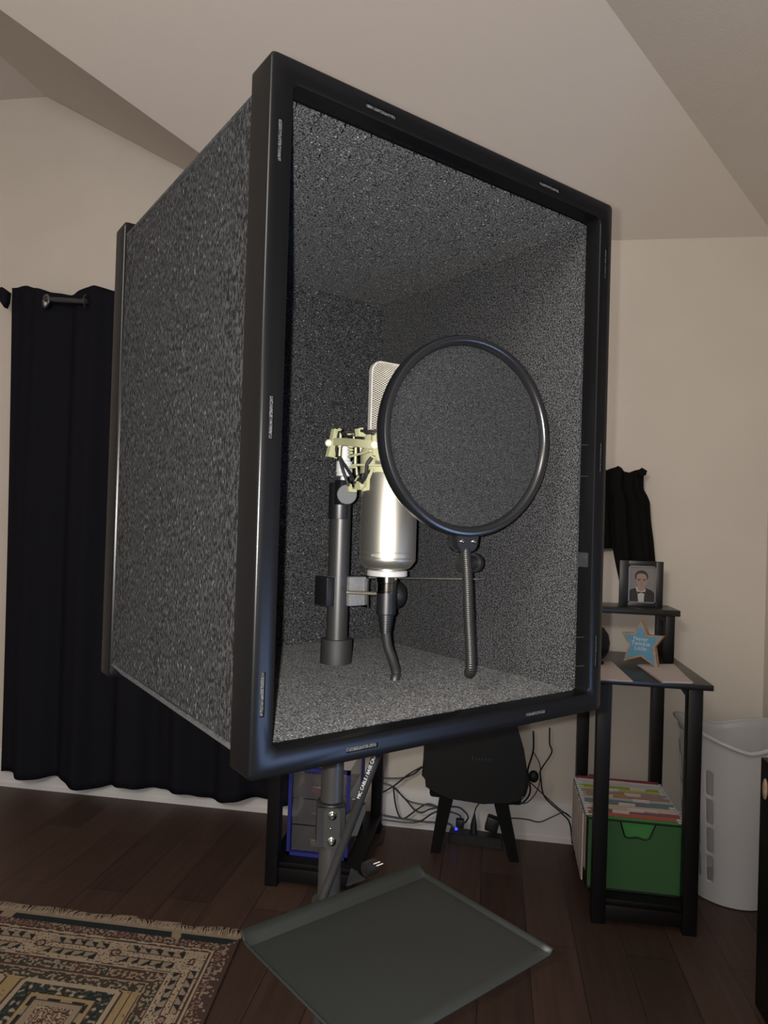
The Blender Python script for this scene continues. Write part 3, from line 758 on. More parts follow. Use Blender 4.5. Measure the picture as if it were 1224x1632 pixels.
b = B(); pk = V((tube_w.x, tube_w.y, ZTr + .010)) + nd * .002 + uT * .052
b.lathe([(.002, -.010), (.007, -.009), (.0075, .004), (.006, .006), (.001, .006)], pk, uT, 12); part('clamp_knob', b, 'black', tr)
b = B()
for k, z in ((0, .0155), (1, .0125)):
    q0 = pk + V((0, 0, z - .008)) + nd * .008 - uT * (.004 - .004 * k); b.tube([q0, q0 + uT * .008], .0006, 6)
part('pale_mark', b, 'paper', tr, 'pale marks on the clamp knob')

# ------------------------------------------------------------------ curtains
def top_px(x):      # wavy top edge of the tall curtain
    pts = [(17, 458), (30, 454), (45, 455), (60, 460), (85, 466), (115, 468), (130, 466), (145, 460), (160, 457), (175, 459), (200, 465), (230, 462), (260, 470), (300, 466), (350, 478), (400, 474), (470, 488)]
    for (x0, y0_), (x1_, y1_) in zip(pts, pts[1:]):
        if x <= x1_: return y0_ + (y1_ - y0_) * (x - x0) / (x1_ - x0)
    return pts[-1][1]
YC = YW - .085
cu = thing('curtain', 'long black floor length grommet curtain on the left of the back wall', 'curtain', W(150, 1245, 1, YC))
xa, xb = W(17, 460, 1, YC).x, W(470, 480, 1, YC).x
xab, xbb = W(-6, 1245, 1, YC).x - .0, W(470, 1290, 1, YC).x
b = B()
def cf(u, v):
    ztop_ = W(17 + (470 - 17) * u, top_px(17 + (470 - 17) * u), 1, YC).z
    s = u * (xb - xa)
    zb = .072 + .012 * math.sin(s * 11) + .010 * math.sin(s * 23 + 1)
    z = ztop_ + (zb - ztop_) * v
    x = (xa + (xb - xa) * u) * (1 - v) + (xab + (xbb - xab) * u) * v
    amp = .018 + .016 * v
    y = YC + amp * math.sin(s * 2 * PI / .235 + .5 + .6 * math.sin(v * 2)) + .006 * math.sin(s * 2 * PI / .09 + v * 3)
    return V((x, y, z))
b.grid(cf, 260, 60)
c_ = part('curtain_panel', b, 'curtain', cu); md = c_.modifiers.new('s', 'SOLIDIFY'); md.thickness = .002
gl = W(73, 480, 1, YC - .035)
b = B(); b.lathe([(.022, -.003), (.030, -.003), (.031, 0), (.030, .003), (.022, .003), (.021, 0), (.022, -.003)], gl, V((-.55, -1, 0)), 32, cap=False); part('grommet', b, 'grommet', cu, 'bright metal grommet')
b = B(); b.lathe([(.0005, 0), (.0205, 0)], gl + V((0, .006, -.003)), V((-.4, -1, 0)), 24, cap=False); part('grommet_gap', b, 'trim', cu, 'pale wall showing through the grommet')
gr2 = W(138, 481, 1, YC - .035)
b = B(); b.lathe([(.022, -.003), (.030, -.003), (.030, .003), (.022, .003)], gr2, V((-1, -.12, 0)), 28, cap=False); part('grommet', b, 'rod', cu)
rd = thing('curtain_rod', 'black curtain rod showing between the grommets of the long curtain', 'curtain rod', gl)
b = B(); b.tube([W(72, 477, 1, YC - .036), W(140, 481, 1, YC - .036)], .011, 16); part('rod_bar', b, 'rod', rd)
pw0 = W(72, 477, 1, YC - .036); b = B()
b.tube([pw0 + V((.01, .0, 0)), pw0 + V((.0, .05, 0)), pw0 + V((-.02, .121, 0))], .008, 10); b.lathe([(.02, 0), (.02, .006)], pw0 + V((-.02, .117, 0)), (0, 1, 0), 20); part('wall_bracket', b, 'rod', rd)
# corner of another curtain panel at the far left end of the rod
b = B()
P_ = [W(x, y, 1, YC - .01) for x, y in ((8, 460), (19, 468), (17, 484), (13, 493), (0, 474))]
o = P_[0]; b.prism([((p - o).x, (p - o).z) for p in P_], o, V((1, 0, 0)), V((0, 0, 1)), .03, .003)
solo('curtain_tieback', b, 'curtain', 'small black pointed fabric end sticking out left of the long curtain top', 'curtain tie', P_[3])

# short dark curtain behind the desk
YS = YW - .05
outline_t = [(930, 742), (955, 744), (968, 748), (985, 743), (993, 750), (1003, 752), (1016, 749), (1023, 748), (1028, 750), (1026, 766), (1028, 780), (1037, 800), (1039, 830), (1042, 862), (1044, 893), (1046, 915)]
b = B()
rt = [(749, 1027), (760, 1026), (780, 1026), (790, 1032), (800, 1036), (830, 1038), (860, 1042), (893, 1045), (930, 1048)]
tl = [(900, 744), (955, 745), (968, 749), (985, 743), (993, 750), (1003, 753), (1016, 749), (1027, 750)]
def itp(tb, x):
    for (a0, b0), (a1, b1) in zip(tb, tb[1:]):
        if x <= a1: return b0 + (b1 - b0) * (x - a0) / (a1 - a0)
    return tb[-1][1]
def sf(u, v):
    px0 = 900 + (1027 - 900) * u
    yt = itp(tl, px0); yb = 874 + (0 if px0 < 981 - 12 else min(1, (px0 - 969) / 6) * 56)
    py = yt + (yb - yt) * v
    xr_ = itp(rt, py); px = 900 + (xr_ - 900) * u - (1 - v) * 0
    p = W(px, py, 1, YS); return p + V((0, .012 * math.sin(u * 26 + v * .8) + .006 * math.sin(u * 61), 0))
b.grid(sf, 90, 40)
sc = thing('short_curtain', 'short black curtain on the back wall behind the framed photo', 'curtain', W(1000, 880, 1, YS))
s_ = part('curtain_panel', b, 'curtain2', sc); md = s_.modifiers.new('s', 'SOLIDIFY'); md.thickness = .003
b = B(); P_ = [W(x, y, 1, YS - .012) for x, y in ((1014, 751), (1022, 746), (1030, 751), (1028, 758), (1018, 760))]; o = P_[0]
b.prism([((p - o).x, (p - o).z) for p in P_], o, V((1, 0, 0)), V((0, 0, 1)), .02, .002); part('pleat_point', b, 'curtain2', sc)
b = B(); b.tube([W(890, 757, 1, YS + .030), W(1018, 763, 1, YS + .030)], .007, 14); part('rod', b, 'rod', sc)
b = B(); q = W(1010, 762, 1, YS + .03); b.tube([q, V((q.x, YW, q.z))], .006, 10); part('rod_bracket', b, 'rod', sc)

# ------------------------------------------------------------------ desk
dk = thing('desk', 'long black desk with a raised back shelf and open side shelves behind the booth', 'desk', (0, 2.6, 0))
ZD = .786; X0, X1, Y0, Y1 = -.745, .700, 2.335, 2.885
b = B(); b.box((X0, Y0, ZD - .018), (X1, Y1, ZD), .002); part('desktop', b, 'desktop', dk)
for x, y in ((.650, 2.365), (.375, 2.375), (.650, 2.855), (.375, 2.855), (-.712, 2.365), (-.43, 2.855), (-.712, 2.855), (-.43, 2.375)):
    if (x, y) == (-.43, 2.375): continue
    b = B(); b.box((x - .0215, y - .0215, 0), (x + .0215, y + .0215, ZD - .018), .001); part('leg', b, 'desk', dk)
for xa_, xb_ in ((.375, .650), (-.712, -.43)):
    b = B(); b.box((xa_ - .02, 2.365, .062), (xb_ + .02, 2.86, .076), .001); sh = part('side_shelf', b, 'desk', dk)
    b = B(); b.box((xa_ + .0215, 2.352, .018), (xb_ - (.0215 if xa_ > 0 else 0), 2.378, .062), .001); part('shelf_rail', b, 'desk', sh)
    b = B(); b.box((xa_ - .01, 2.385, .030), (xa_ + .01, 2.835, .062), .001); part('shelf_rail', b, 'desk', sh)
# small gussets under the desk top corner
b = B(); b.prism([(.6285, ZD - .018), (.6285, ZD - .050), (.605, ZD - .018)], (0, 2.358, 0), (1, 0, 0), (0, 0, 1), -.012); part('gusset', b, 'desk', dk)
ZR = .977; YR0, YR1 = 2.70, 2.885
b = B(); b.box((-.30, YR0, ZR - .022), (.688, YR1, ZR), .002); rs = part('raised_shelf', b, 'desktop', dk)
for x, y in ((.655, 2.722), (.655, 2.868), (-.27, 2.722), (-.27, 2.868)):
    b = B(); b.box((x - .016, y - .014, ZD), (x + .016, y + .014, ZR - .022), .001); part('shelf_post', b, 'desk', rs)
b = B(); b.prism([(.639, ZR - .022), (.639, ZR - .045), (.615, ZR - .022)], (0, 2.72, 0), (1, 0, 0), (0, 0, 1), -.012); part('gusset', b, 'desk', rs)

# photo frame with portrait
YP = 2.765
fA, fB = W(988, 968, 1, YP), W(1058, 898, 1, YP)
fx0, fz0, fx1, fz1 = W(986.5, 966, 1, YP).x, ZR, W(1057, 930, 1, YP).x, W(1020, 894, 1, YP).z
fr = thing('photo_frame', 'black framed portrait photo standing on the raised desk shelf', 'photo frame', ((fx0 + fx1) / 2, YP, ZR))
fw, fh = fx1 - fx0, fz1 - fz0
U, Vv = V((1, 0, 0)), V((0, 0, 1))
def rect_ring(x0, x1, z0, z1, t_, y, th):
    bb = B()
    bb.box((x0, y, z0), (x0 + t_, y + th, z1)); bb.box((x1 - t_, y, z0), (x1, y + th, z1)); bb.box((x0, y, z0), (x1, y + th, z0 + t_)); bb.box((x0, y, z1 - t_), (x1, y + th, z1)); return bb
b = B()
for lo, hi in (((fx0, fz0), (fx0 + fw * .205, fz1)), ((fx1 - fw * .165, fz0), (fx1, fz1)), ((fx0 + fw * .2, fz0), (fx1 - fw * .16, fz0 + fh * .09)), ((fx0 + fw * .2, fz1 - fh * .105), (fx1 - fw * .16, fz1))):
    b.box((lo[0], YP, lo[1]), (hi[0], YP + .014, hi[1]), .0012)
part('frame_border', b, 'black', fr)
part('silver_mat', rect_ring(fx0 + fw * .205, fx1 - fw * .165, fz0 + fh * .09, fz1 - fh * .105, fw * .028, YP + .001, .006), 'grommet', fr, 'bright silver inner edge')
b = B(); b.box((fx0 + .01, YP + .008, fz0 + .01), (fx1 - .01, YP + .010, fz1 - .01)); M['phbg'] = mat('portrait_background', (.17, .165, .165), .4); pic = part('photo_print', b, 'phbg', fr)
pcx, pcz, ps_ = fx0 + fw * .515, fz0 + fh * .505, fh * 1.08
M['skin'] = mat('portrait_skin', (.27, .19, .16), .6); M['hair'] = mat('portrait_hair', (.035, .024, .02), .7); M['suit'] = mat('portrait_suit', (.018, .017, .017), .7); M['shirt'] = mat('portrait_shirt', (.42, .41, .40), .7)
def ell(cx, cz, rx, rz, n=28): return [(cx + rx * math.cos(2 * PI * k / n), cz + rz * math.sin(2 * PI * k / n)) for k in range(n)]
def flat(name, pts, lay, m, par=None):
    bb = B(); bb.prism([(pcx + x * ps_, pcz + z * ps_) for x, z in pts], (0, YP + .0080 - lay * .0003, 0), U, Vv, .0003); return part(name, bb, m, par or pic)
flat('suit', [(-.265, -.37), (.265, -.37), (.265, -.20), (.20, -.13), (.08, -.085), (-.10, -.085), (-.20, -.12), (-.27, -.19)], 1, 'suit')
flat('shirt', [(-.055, -.365), (.05, -.365), (.055, -.24), (.085, -.12), (.06, -.085), (-.10, -.065), (-.11, -.095), (-.075, -.19), (-.07, -.24)], 2, 'shirt')
flat('neck', [(-.075, -.125), (-.01, -.165), (.065, -.125), (.06, -.02), (-.08, -.02)], 3, 'skin')
flat('hair', ell(-.005, .145, .128, .125) , 4, 'hair')
flat('face', [(-.10, .15), (-.085, .19), (-.03, .205), (.04, .20), (.085, .17), (.098, .10), (.098, .03), (.07, -.05), (.02, -.095), (-.03, -.095), (-.075, -.05), (-.10, .03)], 5, 'skin')
flat('ear', ell(-.108, .055, .014, .032, 12), 5, 'skin'); flat('ear', ell(.108, .055, .012, .03, 12), 5, 'skin')
for s in (-1, 1):
    flat('glasses', [(s * .018, .092), (s * .085, .092), (s * .085, .078), (s * .018, .078)][::s], 6, 'hair')
    flat('eye', ell(s * .05, .066, .020, .008, 12), 6, 'hair')
M['skin2'] = mat('portrait_lips', (.16, .09, .08), .6)
flat('mouth', ell(-.002, -.032, .030, .006, 12), 6, 'skin2'); flat('nose', [(-.014, .005), (.016, .005), (.004, .06)], 6, 'skin2')
flat('bow_tie', [(-.075, -.205), (-.012, -.185), (.012, -.185), (.068, -.205), (.068, -.155), (.012, -.172), (-.012, -.172), (-.075, -.155)], 6, 'suit')
b = B(); b.box((fx0 + fw * .4, YP + .012, fz0), (fx0 + fw * .6, YP + .016, fz0 + fh * .8), rot=MX.Rotation(.22, 3, 'X'), piv=((fx0 + fx1) / 2, YP + .014, fz0 + fh * .8)); part('easel_back', b, 'desk', fr)

# blue star
YS_ = 2.585
sc_ = lambda x, y: W(x, y, 1, YS_)
spx = [(1021, 983), (1031.5, 1006), (1057, 1006), (1043, 1024), (1048, 1058), (1021.5, 1040), (993, 1050), (1002, 1023), (990, 1004), (1011, 1004)]
P_ = [sc_(*p) for p in spx]; zmin = min(p.z for p in P_)
sh_ = V((0, 0, ZD + .0005 - zmin))
star = thing('star_sign', 'blue five pointed wooden star block with white lettering, on the desk', 'star ornament', V((sc_(1021, 1040).x, YS_, ZD)))
P_ = [p + sh_ for p in P_]; o = V((0, YS_, 0))
cs = sum(P_, V((0, 0, 0))) / 10
sa = math.radians(31); US = V((math.cos(sa), -math.sin(sa), 0)); nS = V((-math.sin(sa), -math.cos(sa), 0))
va_ = V((-cs.x, -cs.y, 0)).normalized(); kx = 1 / max(.5, nS.dot(va_)) * .98
rel = lambda k: [((p.x - cs.x) * kx * k, (p.z - cs.z) * k) for p in P_]
b = B(); b.prism(rel(1), cs - nS * .024, US, Vv, .024, .0008); part('wood_block', b, 'wood', star, 'light wooden edge')
b = B(); b.prism(rel(.86), cs - nS * .0004, US, Vv, .0010); fc = part('painted_face', b, 'starblue', star, 'blue painted face')
b = B()
for k, tx in enumerate(('Never', 'Twinkle', 'Little')): text_into(b, tx, .0205, cs + nS * .0008 + US * -.001 + V((0, 0, .010 - k * .0165)), US, Vv, .0004)
part('lettering', b, 'white', fc, 'white script lettering')
# papers
def sheets(pts, n, name, label):
    th = thing(name, label, 'papers', W(*pts[0], 2, ZD), group=None)
    for k in range(n):
        P2 = [W(x, y, 2, ZD) for x, y in pts]; c2 = sum(P2, V((0, 0, 0))) / 4
        R2 = MX.Rotation(.02 * (k % 3 - 1), 3, 'Z')
        bb = B(); Q_ = [R2 @ (p - c2) + c2 for p in P2]; bb.prism([(p.x, p.y) for p in Q_], (0, 0, ZD + .0005 + k * .0016), (1, 0, 0), (0, 1, 0), .0014); part('sheet', bb, 'paper', th)
    return th
sheets([(1056, 1089), (1104, 1090), (1072, 1061), (1016, 1062)], 4, 'paper_stack', 'stack of pale papers on the desk in front of the blue star')
sheets([(930, 1083), (1009, 1087), (975, 1056), (905, 1053)], 2, 'paper_sheets', 'pale papers on the desk partly hidden behind the booth edge')
# black rounded speaker on the desk, half hidden
p = W(946, 1020, 1, 2.58)
b = B(); b.lathe([(.006, 0), (.036, .001), (.038, .010), (.026, .016), (.040, .026), (.052, .050), (.056, .078), (.050, .108), (.034, .130), (.002, .138)], (p.x, 2.58, ZD), n=36)
solo('desk_speaker', b, 'desk', 'black rounded object on the desk left of the blue star, half hidden', 'speaker', (p.x, 2.58, ZD))

# ------------------------------------------------------------------ file crate
cr = thing('file_crate', 'green fronted black wire crate holding hanging folders on the lower desk shelf', 'file box', (.50, 2.6, .076))
fx = (.343, .652); CYf, CYb, CZ0, CZ1 = 2.425, 2.80, .0785, .305
b = B(); P2 = [(fx[0] + .004, CZ0 + .004), (fx[1] - .004, CZ0 + .004), (fx[1] - .004, CZ1), (.5595, CZ1), (.540, CZ1 - .049), (.527, CZ1 - .055), (.500, CZ1 - .048), (.475, CZ1 - .053), (.463, CZ1 - .050), (.447, CZ1), (fx[0] + .004, CZ1)]
hx = [(567, CZ1)]
b.prism(P2, (0, CYf + .002, 0), U, Vv, .003); part('front_panel', b, 'greenpanel', cr, 'dark green front panel with a cut out grip')
b = B()
for p_, q_ in (((fx[0], CYf, CZ1), (fx[1], CYf, CZ1)), ((fx[0], CYf, CZ0), (fx[1], CYf, CZ0)), ((fx[0], CYf, CZ0), (fx[0], CYf, CZ1)), ((fx[1], CYf, CZ0), (fx[1], CYf, CZ1)),
               ((fx[0], CYf, CZ1), (fx[0], CYb, CZ1)), ((fx[1], CYf, CZ1), (fx[1], CYb, CZ1)), ((fx[0], CYf, CZ0), (fx[0], CYb, CZ0)), ((fx[1], CYf, CZ0), (fx[1], CYb, CZ0)),
               ((fx[0], CYb, CZ1), (fx[1], CYb, CZ1)), ((fx[0], CYb, CZ0), (fx[0], CYb, CZ1)), ((fx[1], CYb, CZ0), (fx[1], CYb, CZ1)), ((fx[0], CYb, CZ0), (fx[1], CYb, CZ0))):
    b.tube([p_, q_], .0032, 8)
part('wire_frame', b, 'desk', cr)
b = B(); b.tube([(x, CYf - .001, z) for x, z in P2[3:10]], .0026, 8); part('grip_wire', b, 'desk', cr)
cols = [('maroon', (.19, .028, .05)), ('white', (.50, .49, .49)), ('pale grey', (.42, .42, .42)), ('lime green', (.25, .32, .05)), ('yellow', (.46, .42, .07)), ('cream', (.42, .38, .26)), ('grey', (.24, .235, .22)),
        ('tan', (.38, .28, .16)), ('dusty pink', (.34, .19, .17)), ('orange', (.42, .19, .07)), ('pale blue', (.33, .38, .38)), ('slate blue', (.13, .17, .19)), ('light cream', (.48, .43, .33)), ('peach', (.52, .41, .33)),
        ('salmon', (.38, .16, .14)), ('purple grey', (.20, .09, .13)), ('brick red', (.36, .10, .07)), ('bright green', (.05, .23, .06))]
nF_ = len(cols)
where = {0: 'rearmost in the green fronted crate', nF_ - 1: 'foremost in the crate, behind its green front'}
for k, (cn, cc) in enumerate(cols):
    y = CYb - .014 - (CYb - CYf - .030) * k / (nF_ - 1)
    m_ = mat('folder_' + cn.replace(' ', '_'), cc, .8)
    lb = '%s hanging folder, %s' % (cn, where.get(k, 'just in front of the %s one in the crate' % cols[k - 1][0]))
    h = CZ1 + .006 + .012 * random.random() * (1 if k < nF_ - 1 else 0) - (.0 if k else -.006)
    th = thing('hanging_folder', lb, 'folder', (.4975, y, CZ0), group='hanging folders in the file crate')
    b = B(); jx = .003 * random.random()
    ln = .0045
    R_ = []
    for u in range(9):
        x = fx[0] + .006 + jx + (fx[1] - fx[0] - .012) * u / 8; wv = .0015 * math.sin(u * 1.3 + k)
        R_.append([V((x, y + wv - ln * .25, CZ0 + .010)), V((x, y + wv - ln * .6, (CZ0 + h) / 2)), V((x, y + wv - ln * .3, h)), V((x, y + wv + ln * .3, h - .0005)), V((x, y + wv + ln * .6, (CZ0 + h) / 2)), V((x, y + wv + ln * .25, CZ0 + .010))])
    b.loops(R_, False); v2 = list(b.bm.verts); b.bm.faces.new(v2[:6]); b.bm.faces.new(v2[-6:])
    fo = part('folder_sleeve', b, m_, th)
    for e, sx in ((fx[0], 1), (fx[1], -1)):
        b = B(); b.box((e - sx * .004, y - .001, CZ1 + .0035), (e + sx * .02, y + .001, CZ1 + .009)); part('hanger_end', b, 'white', th, 'pale hook end')
    if k % 2 == 0 or k in (9, 11, 15):
        tx0 = fx[0] + .02 + (.17 * ((k * 37 % 10) / 10)) + .03; b = B(); b.box((tx0, y - .002, h - .002), (tx0 + .055, y - .0012, h + .010), .0003); part('index_tab', b, 'paper' if k not in (0, 9) else m_, th)
# loose white papers leaning beside the crate
for k in range(5):
    y = 2.50 + k * .058
    b = B(); b.box((fx[0] - .0095, y - .027, CZ0 - .002 + .004 * k), (fx[0] - .0045, y + .027, CZ1 - .006 + .002 * k), .001)
    solo('paper_edge', b, 'paper', 'white paper sheets bulging from the left side of the file crate', 'papers', (fx[0] - .007, y, CZ0), group='white papers along the left side of the file crate')

# ------------------------------------------------------------------ laundry basket
bk = thing('laundry_basket', 'tall white plastic laundry basket with slotted sides in the right corner', 'basket', (.870, 2.69, 0))
bcx, bcy = .870, 2.69
def bsk(an, h, off=0):
    zr = .535 + .060 * abs(math.cos(an)) ** 1.25
    z = .004 + (zr - .004) * h
    k = z / .6
    rx, ry = .141 + .038 * k + off + (.006 * max(0, (h - .97) / .03)), .152 + .032 * k + off + (.006 * max(0, (h - .97) / .03))
    rx += .001 * math.cos(an * 18); return V((bcx + rx * math.cos(an), bcy + ry * math.sin(an), z))
NU, NV = 144, 64
b = B()
def hole(i, j):
    an = 2 * PI * (i + .5) / NU; h = (j + .5) / NV
    for c0_ in (PI, 0):
        for dc in (-.86, -.55, -.26, 0, .26, .55, .86):
            dd = (an - c0_ - dc + PI) % (2 * PI) - PI
            if abs(dd) < .058:
                for r0 in (.13, .30, .47, .64):
                    if r0 < h < r0 + .135: return True
    dd = (an - PI + PI) % (2 * PI) - PI
    for c0_ in (PI, 0):
        dd = (an - c0_ + PI) % (2 * PI) - PI
        if abs(dd) < .26 and .86 < h < .93: return True
    return False
g = [[b.bm.verts.new(bsk(2 * PI * i / NU, j / NV)) for j in range(NV + 1)] for i in range(NU)]
for i in range(NU):
    for j in range(NV):
        if not hole(i, j): b.bm.faces.new((g[i][j], g[(i + 1) % NU][j], g[(i + 1) % NU][j + 1], g[i][j + 1]))
b.bm.faces.new([g[i][0] for i in range(NU)][::-1])
w_ = part('basket_wall', b, 'basket', bk); md = w_.modifiers.new('s', 'SOLIDIFY'); md.thickness = .0028; md.offset = -1
b = B(); b.tube([bsk(2 * PI * i / 96, 1, .004) for i in range(96)], .0072, 10, closed=True); part('rim', b, 'basket', bk)

# ------------------------------------------------------------------ black cabinet at the right edge
e0 = W(1200, 1600, 2, 0.0); e1 = W(1213, 1206, 1, e0.y)
b = B(); b.box((e0.x + .004, e0.y - .42, .0), (XR - .002, e0.y, e1.z), .003)
cbn = thing('cabinet', 'plain black cabinet cut off by the right edge, beside the laundry basket', 'cabinet', (.9, e0.y - .2, 0))
part('carcass', b, 'cab', cbn)
q = W(1221, 1257, 0, e0.x + .004)
b = B(); b.ball(q + V((-.004, -.004, 0)), (.006, .012, .028)); part('oval_pull', b, 'wood', cbn, 'pale wooden oval pull')

# ------------------------------------------------------------------ low chair
ch = thing('low_chair', 'small black chair with splayed legs seen below the booth', 'chair', (-.04, 2.68, 0))
YCh = 2.66
cxp = [W(x, y, 1, YCh) for x, y in ((678, 1130), (676, 1200), (673, 1232), (684, 1246), (692, 1262), (720, 1268), (770, 1276), (815, 1279), (826, 1270), (838, 1262), (842, 1242), (836, 1200), (826, 1165), (815, 1120))]
b = B(); o = V((0, YCh + .035, 0)); b.prism([(p.x, p.z) for p in cxp], o, U, Vv, .07, .012)
bk_ = part('backrest', b, 'chair', ch)
c1 = W(755, 1262, 1, YCh)
b = B(); b.box((c1.x - .165, YCh - .01, .235), (c1.x + .175, YCh + .10, .275), .012); part('seat', b, 'chair', ch)
for (tx, ty), (bx, by), dy in (((713, 1262), (694, 1357), 0), ((797, 1272), (819, 1371), 0)):
    p0, p1 = W(tx, ty, 1, YCh - .0), W(bx, by, 2, 0)
    p1.z = 0
    b = B(); u2 = V((.027, 0, 0)); w2 = V((0, .016, 0))
    b.loops([[p1 - u2 * .7 - w2, p1 + u2 * .7 - w2, p1 + u2 * .7 + w2, p1 - u2 * .7 + w2], [p0 - u2 - w2, p0 + u2 - w2, p0 + u2 + w2 , p0 - u2 + w2]], False)
    v2 = list(b.bm.verts); b.bm.faces.new(v2[:4]); b.bm.faces.new(v2[4:]); part('leg', b, 'chair', ch)
for (tx, ty), (bx, by) in (((713, 1262), (694, 1340)), ((797, 1272), (817, 1352))):
    p0 = W(tx, ty, 1, YCh + .08); p1 = W(bx, by, 2, 0); p1.z = 0
    b = B(); b.tube([p1, p0], [.011, .016], 8); part('leg', b, 'chair', ch)
p = W(846, 1237, 1, YCh)
b = B(); b.tube([p + V((-.03, .01, 0)), p], .008, 10); b.ball(p + V((.010, 0, 0)), (.019, .016, .022)); part('side_knob', b, 'chair', ch)
b = B(); pc = W(752, 1211, 1, YCh - .036); xx = 0
for k, (w3, h3) in enumerate(((.009, .013), (.006, .009), (.008, .009), (.008, .009), (.006, .012), (.008, .009), (.007, .009))):
    b.box((pc.x + xx, pc.y, pc.z), (pc.x + xx + w3 * .6, pc.y + .003, pc.z + h3)); xx += w3 + .004
part('faint_lettering', b, 'chairtext', bk_, 'faint pale lettering')

# ------------------------------------------------------------------ power strip, plugs and cables by the skirting
ps0, ps1 = W(716, 1338, 2, 0.0), W(800, 1350, 2, 0.0)
up_ = (ps1 - ps0).normalized(); pn = V((-up_.y, up_.x, 0))
pst = thing('power_strip', 'black power strip with a blue light on the floor behind the low chair', 'power strip', (ps0 + ps1) / 2)
b = B(); b.prism([(0, -.03), ((ps1 - ps0).length, -.03), ((ps1 - ps0).length, .03), (0, .03)], ps0 + V((0, 0, .001)), up_, pn, .040, .004); part('strip_body', b, 'strip', pst)
b = B(); b.ball(W(727, 1321, 1, ps0.y - .02), .006); part('indicator_light', b, 'led', pst, 'glowing blue light')
def at_(px, py, y): return W(px, py, 1, y)
yy = (ps0.y + ps1.y) / 2
b = B(); c = at_(785, 1312, yy); b.box(c - V((.026, .022, .030)), c + V((.024, .022, .026)), .006, rot=MX.Rotation(.25, 3, 'Y')); 
wa = thing('wall_adapter', 'black square power adapter plugged into the power strip', 'adapter', (c.x, c.y, .041)); part('adapter_body', b, 'strip', wa)
b = B(); c = at_(755, 1310, yy); b.tube([V((c.x, c.y, .036)), V((c.x, c.y, .075)), V((c.x + .002, c.y, .115))], [.016, .012, .004], 10)
solo('tapered_plug', b, 'strip', 'black tapered plug standing upright in the power strip', 'plug', (c.x, c.y, .041))
b = B(); c = at_(733, 1313, yy); b.box(c - V((.016, .014, .012)), c + V((.016, .014, .020)), .004); solo('square_plug', b, 'strip', 'black plug at the left of the power strip above the blue light', 'plug', (c.x, c.y, .041))
YCb = YW - .05
def cab(pts, label, r=.0034, y=YCb, yend=None):
    n2 = len(pts); P2 = []
    for k, (x, yv) in enumerate(pts):
        yy2 = y if yend is None else y + (yend - y) * k / (n2 - 1)
        p_ = W(x, yv, 1, yy2)
        if p_.z < r + .001: p_ = W(x, yv, 2, r + .001)
        P2.append(p_)
    bb = B(); bb.tube(spline(P2, 8), r, 8); return solo('power_cable', bb, 'strip', label, 'cable', P2[-1], group='black cables behind the desk')
cab([(604, 1240), (640, 1240), (660, 1233), (678, 1222), (696, 1245), (704, 1290), (706, 1316)], 'black cable looping up left of the low chair, highest of the tangle')
cab([(600, 1268), (627, 1253), (650, 1235), (672, 1222)], 'black cable crossing diagonally from the stand up to the low chair', y=YCb - .015)
cab([(600, 1245), (627, 1254), (650, 1276), (690, 1285), (712, 1292), (733, 1300), (731, 1312)], 'black cable running from the tangle knot to the power strip', y=YCb - .03, yend=yy)
cab([(627, 1254), (630, 1280), (636, 1300), (645, 1304), (665, 1290), (682, 1281), (700, 1287)], 'black cable hanging in a loop below the tangle knot', y=YCb - .02)
cab([(600, 1297), (625, 1302), (650, 1306), (680, 1310), (712, 1312), (722, 1318)], 'black cable lying low along the white skirting to the power strip', .0042, y=YCb - .03, yend=yy)
cab([(627, 1254), (648, 1276), (660, 1290), (672, 1295), (684, 1290), (700, 1287), (728, 1286), (740, 1293), (746, 1302), (742, 1310), (735, 1312)], 'black cable arching over the left of the power strip', y=YCb - .04, yend=yy)
cab([(600, 1305), (660, 1311), (690, 1296), (712, 1288)], 'black cable rising behind the left chair leg', y=YCb - .05)
cab([(755, 1300), (760, 1285), (772, 1276), (795, 1279), (818, 1281), (835, 1270), (842, 1250)], 'thin black cable arching out of the tapered plug', .0024, y=yy, yend=YCb)
cab([(850, 1165), (850, 1195), (843, 1220), (841, 1232), (845, 1262), (832, 1280), (815, 1281)], 'black cable hanging beside the right of the low chair', .0036)
cab([(876, 1160), (876, 1185), (879, 1200), (862, 1227), (862, 1240), (868, 1270), (895, 1296), (908, 1312), (912, 1345)], 'black cable hanging near the right desk legs, outermost', .0030)
cab([(850, 1198), (860, 1218), (861, 1240), (855, 1262), (840, 1279), (822, 1281)], 'thin grey black cable curving in behind the chair knob', .0020, y=YCb - .01)
cab([(840, 1242), (870, 1270), (890, 1288), (910, 1303)], 'black cable running straight down from the chair knob to the desk leg', .0026, y=YCb - .02)
cab([(794, 1307), (815, 1304), (840, 1306), (860, 1310), (880, 1302), (897, 1295), (907, 1300)], 'black cable running right from the square adapter', .0028, y=yy, yend=YCb - .02)
cab([(601, 1290), (607, 1310), (613, 1325), (610, 1340), (604, 1346), (596, 1347)], 'black cable loop on the floor beside the inner desk leg', .0026, y=2.86)

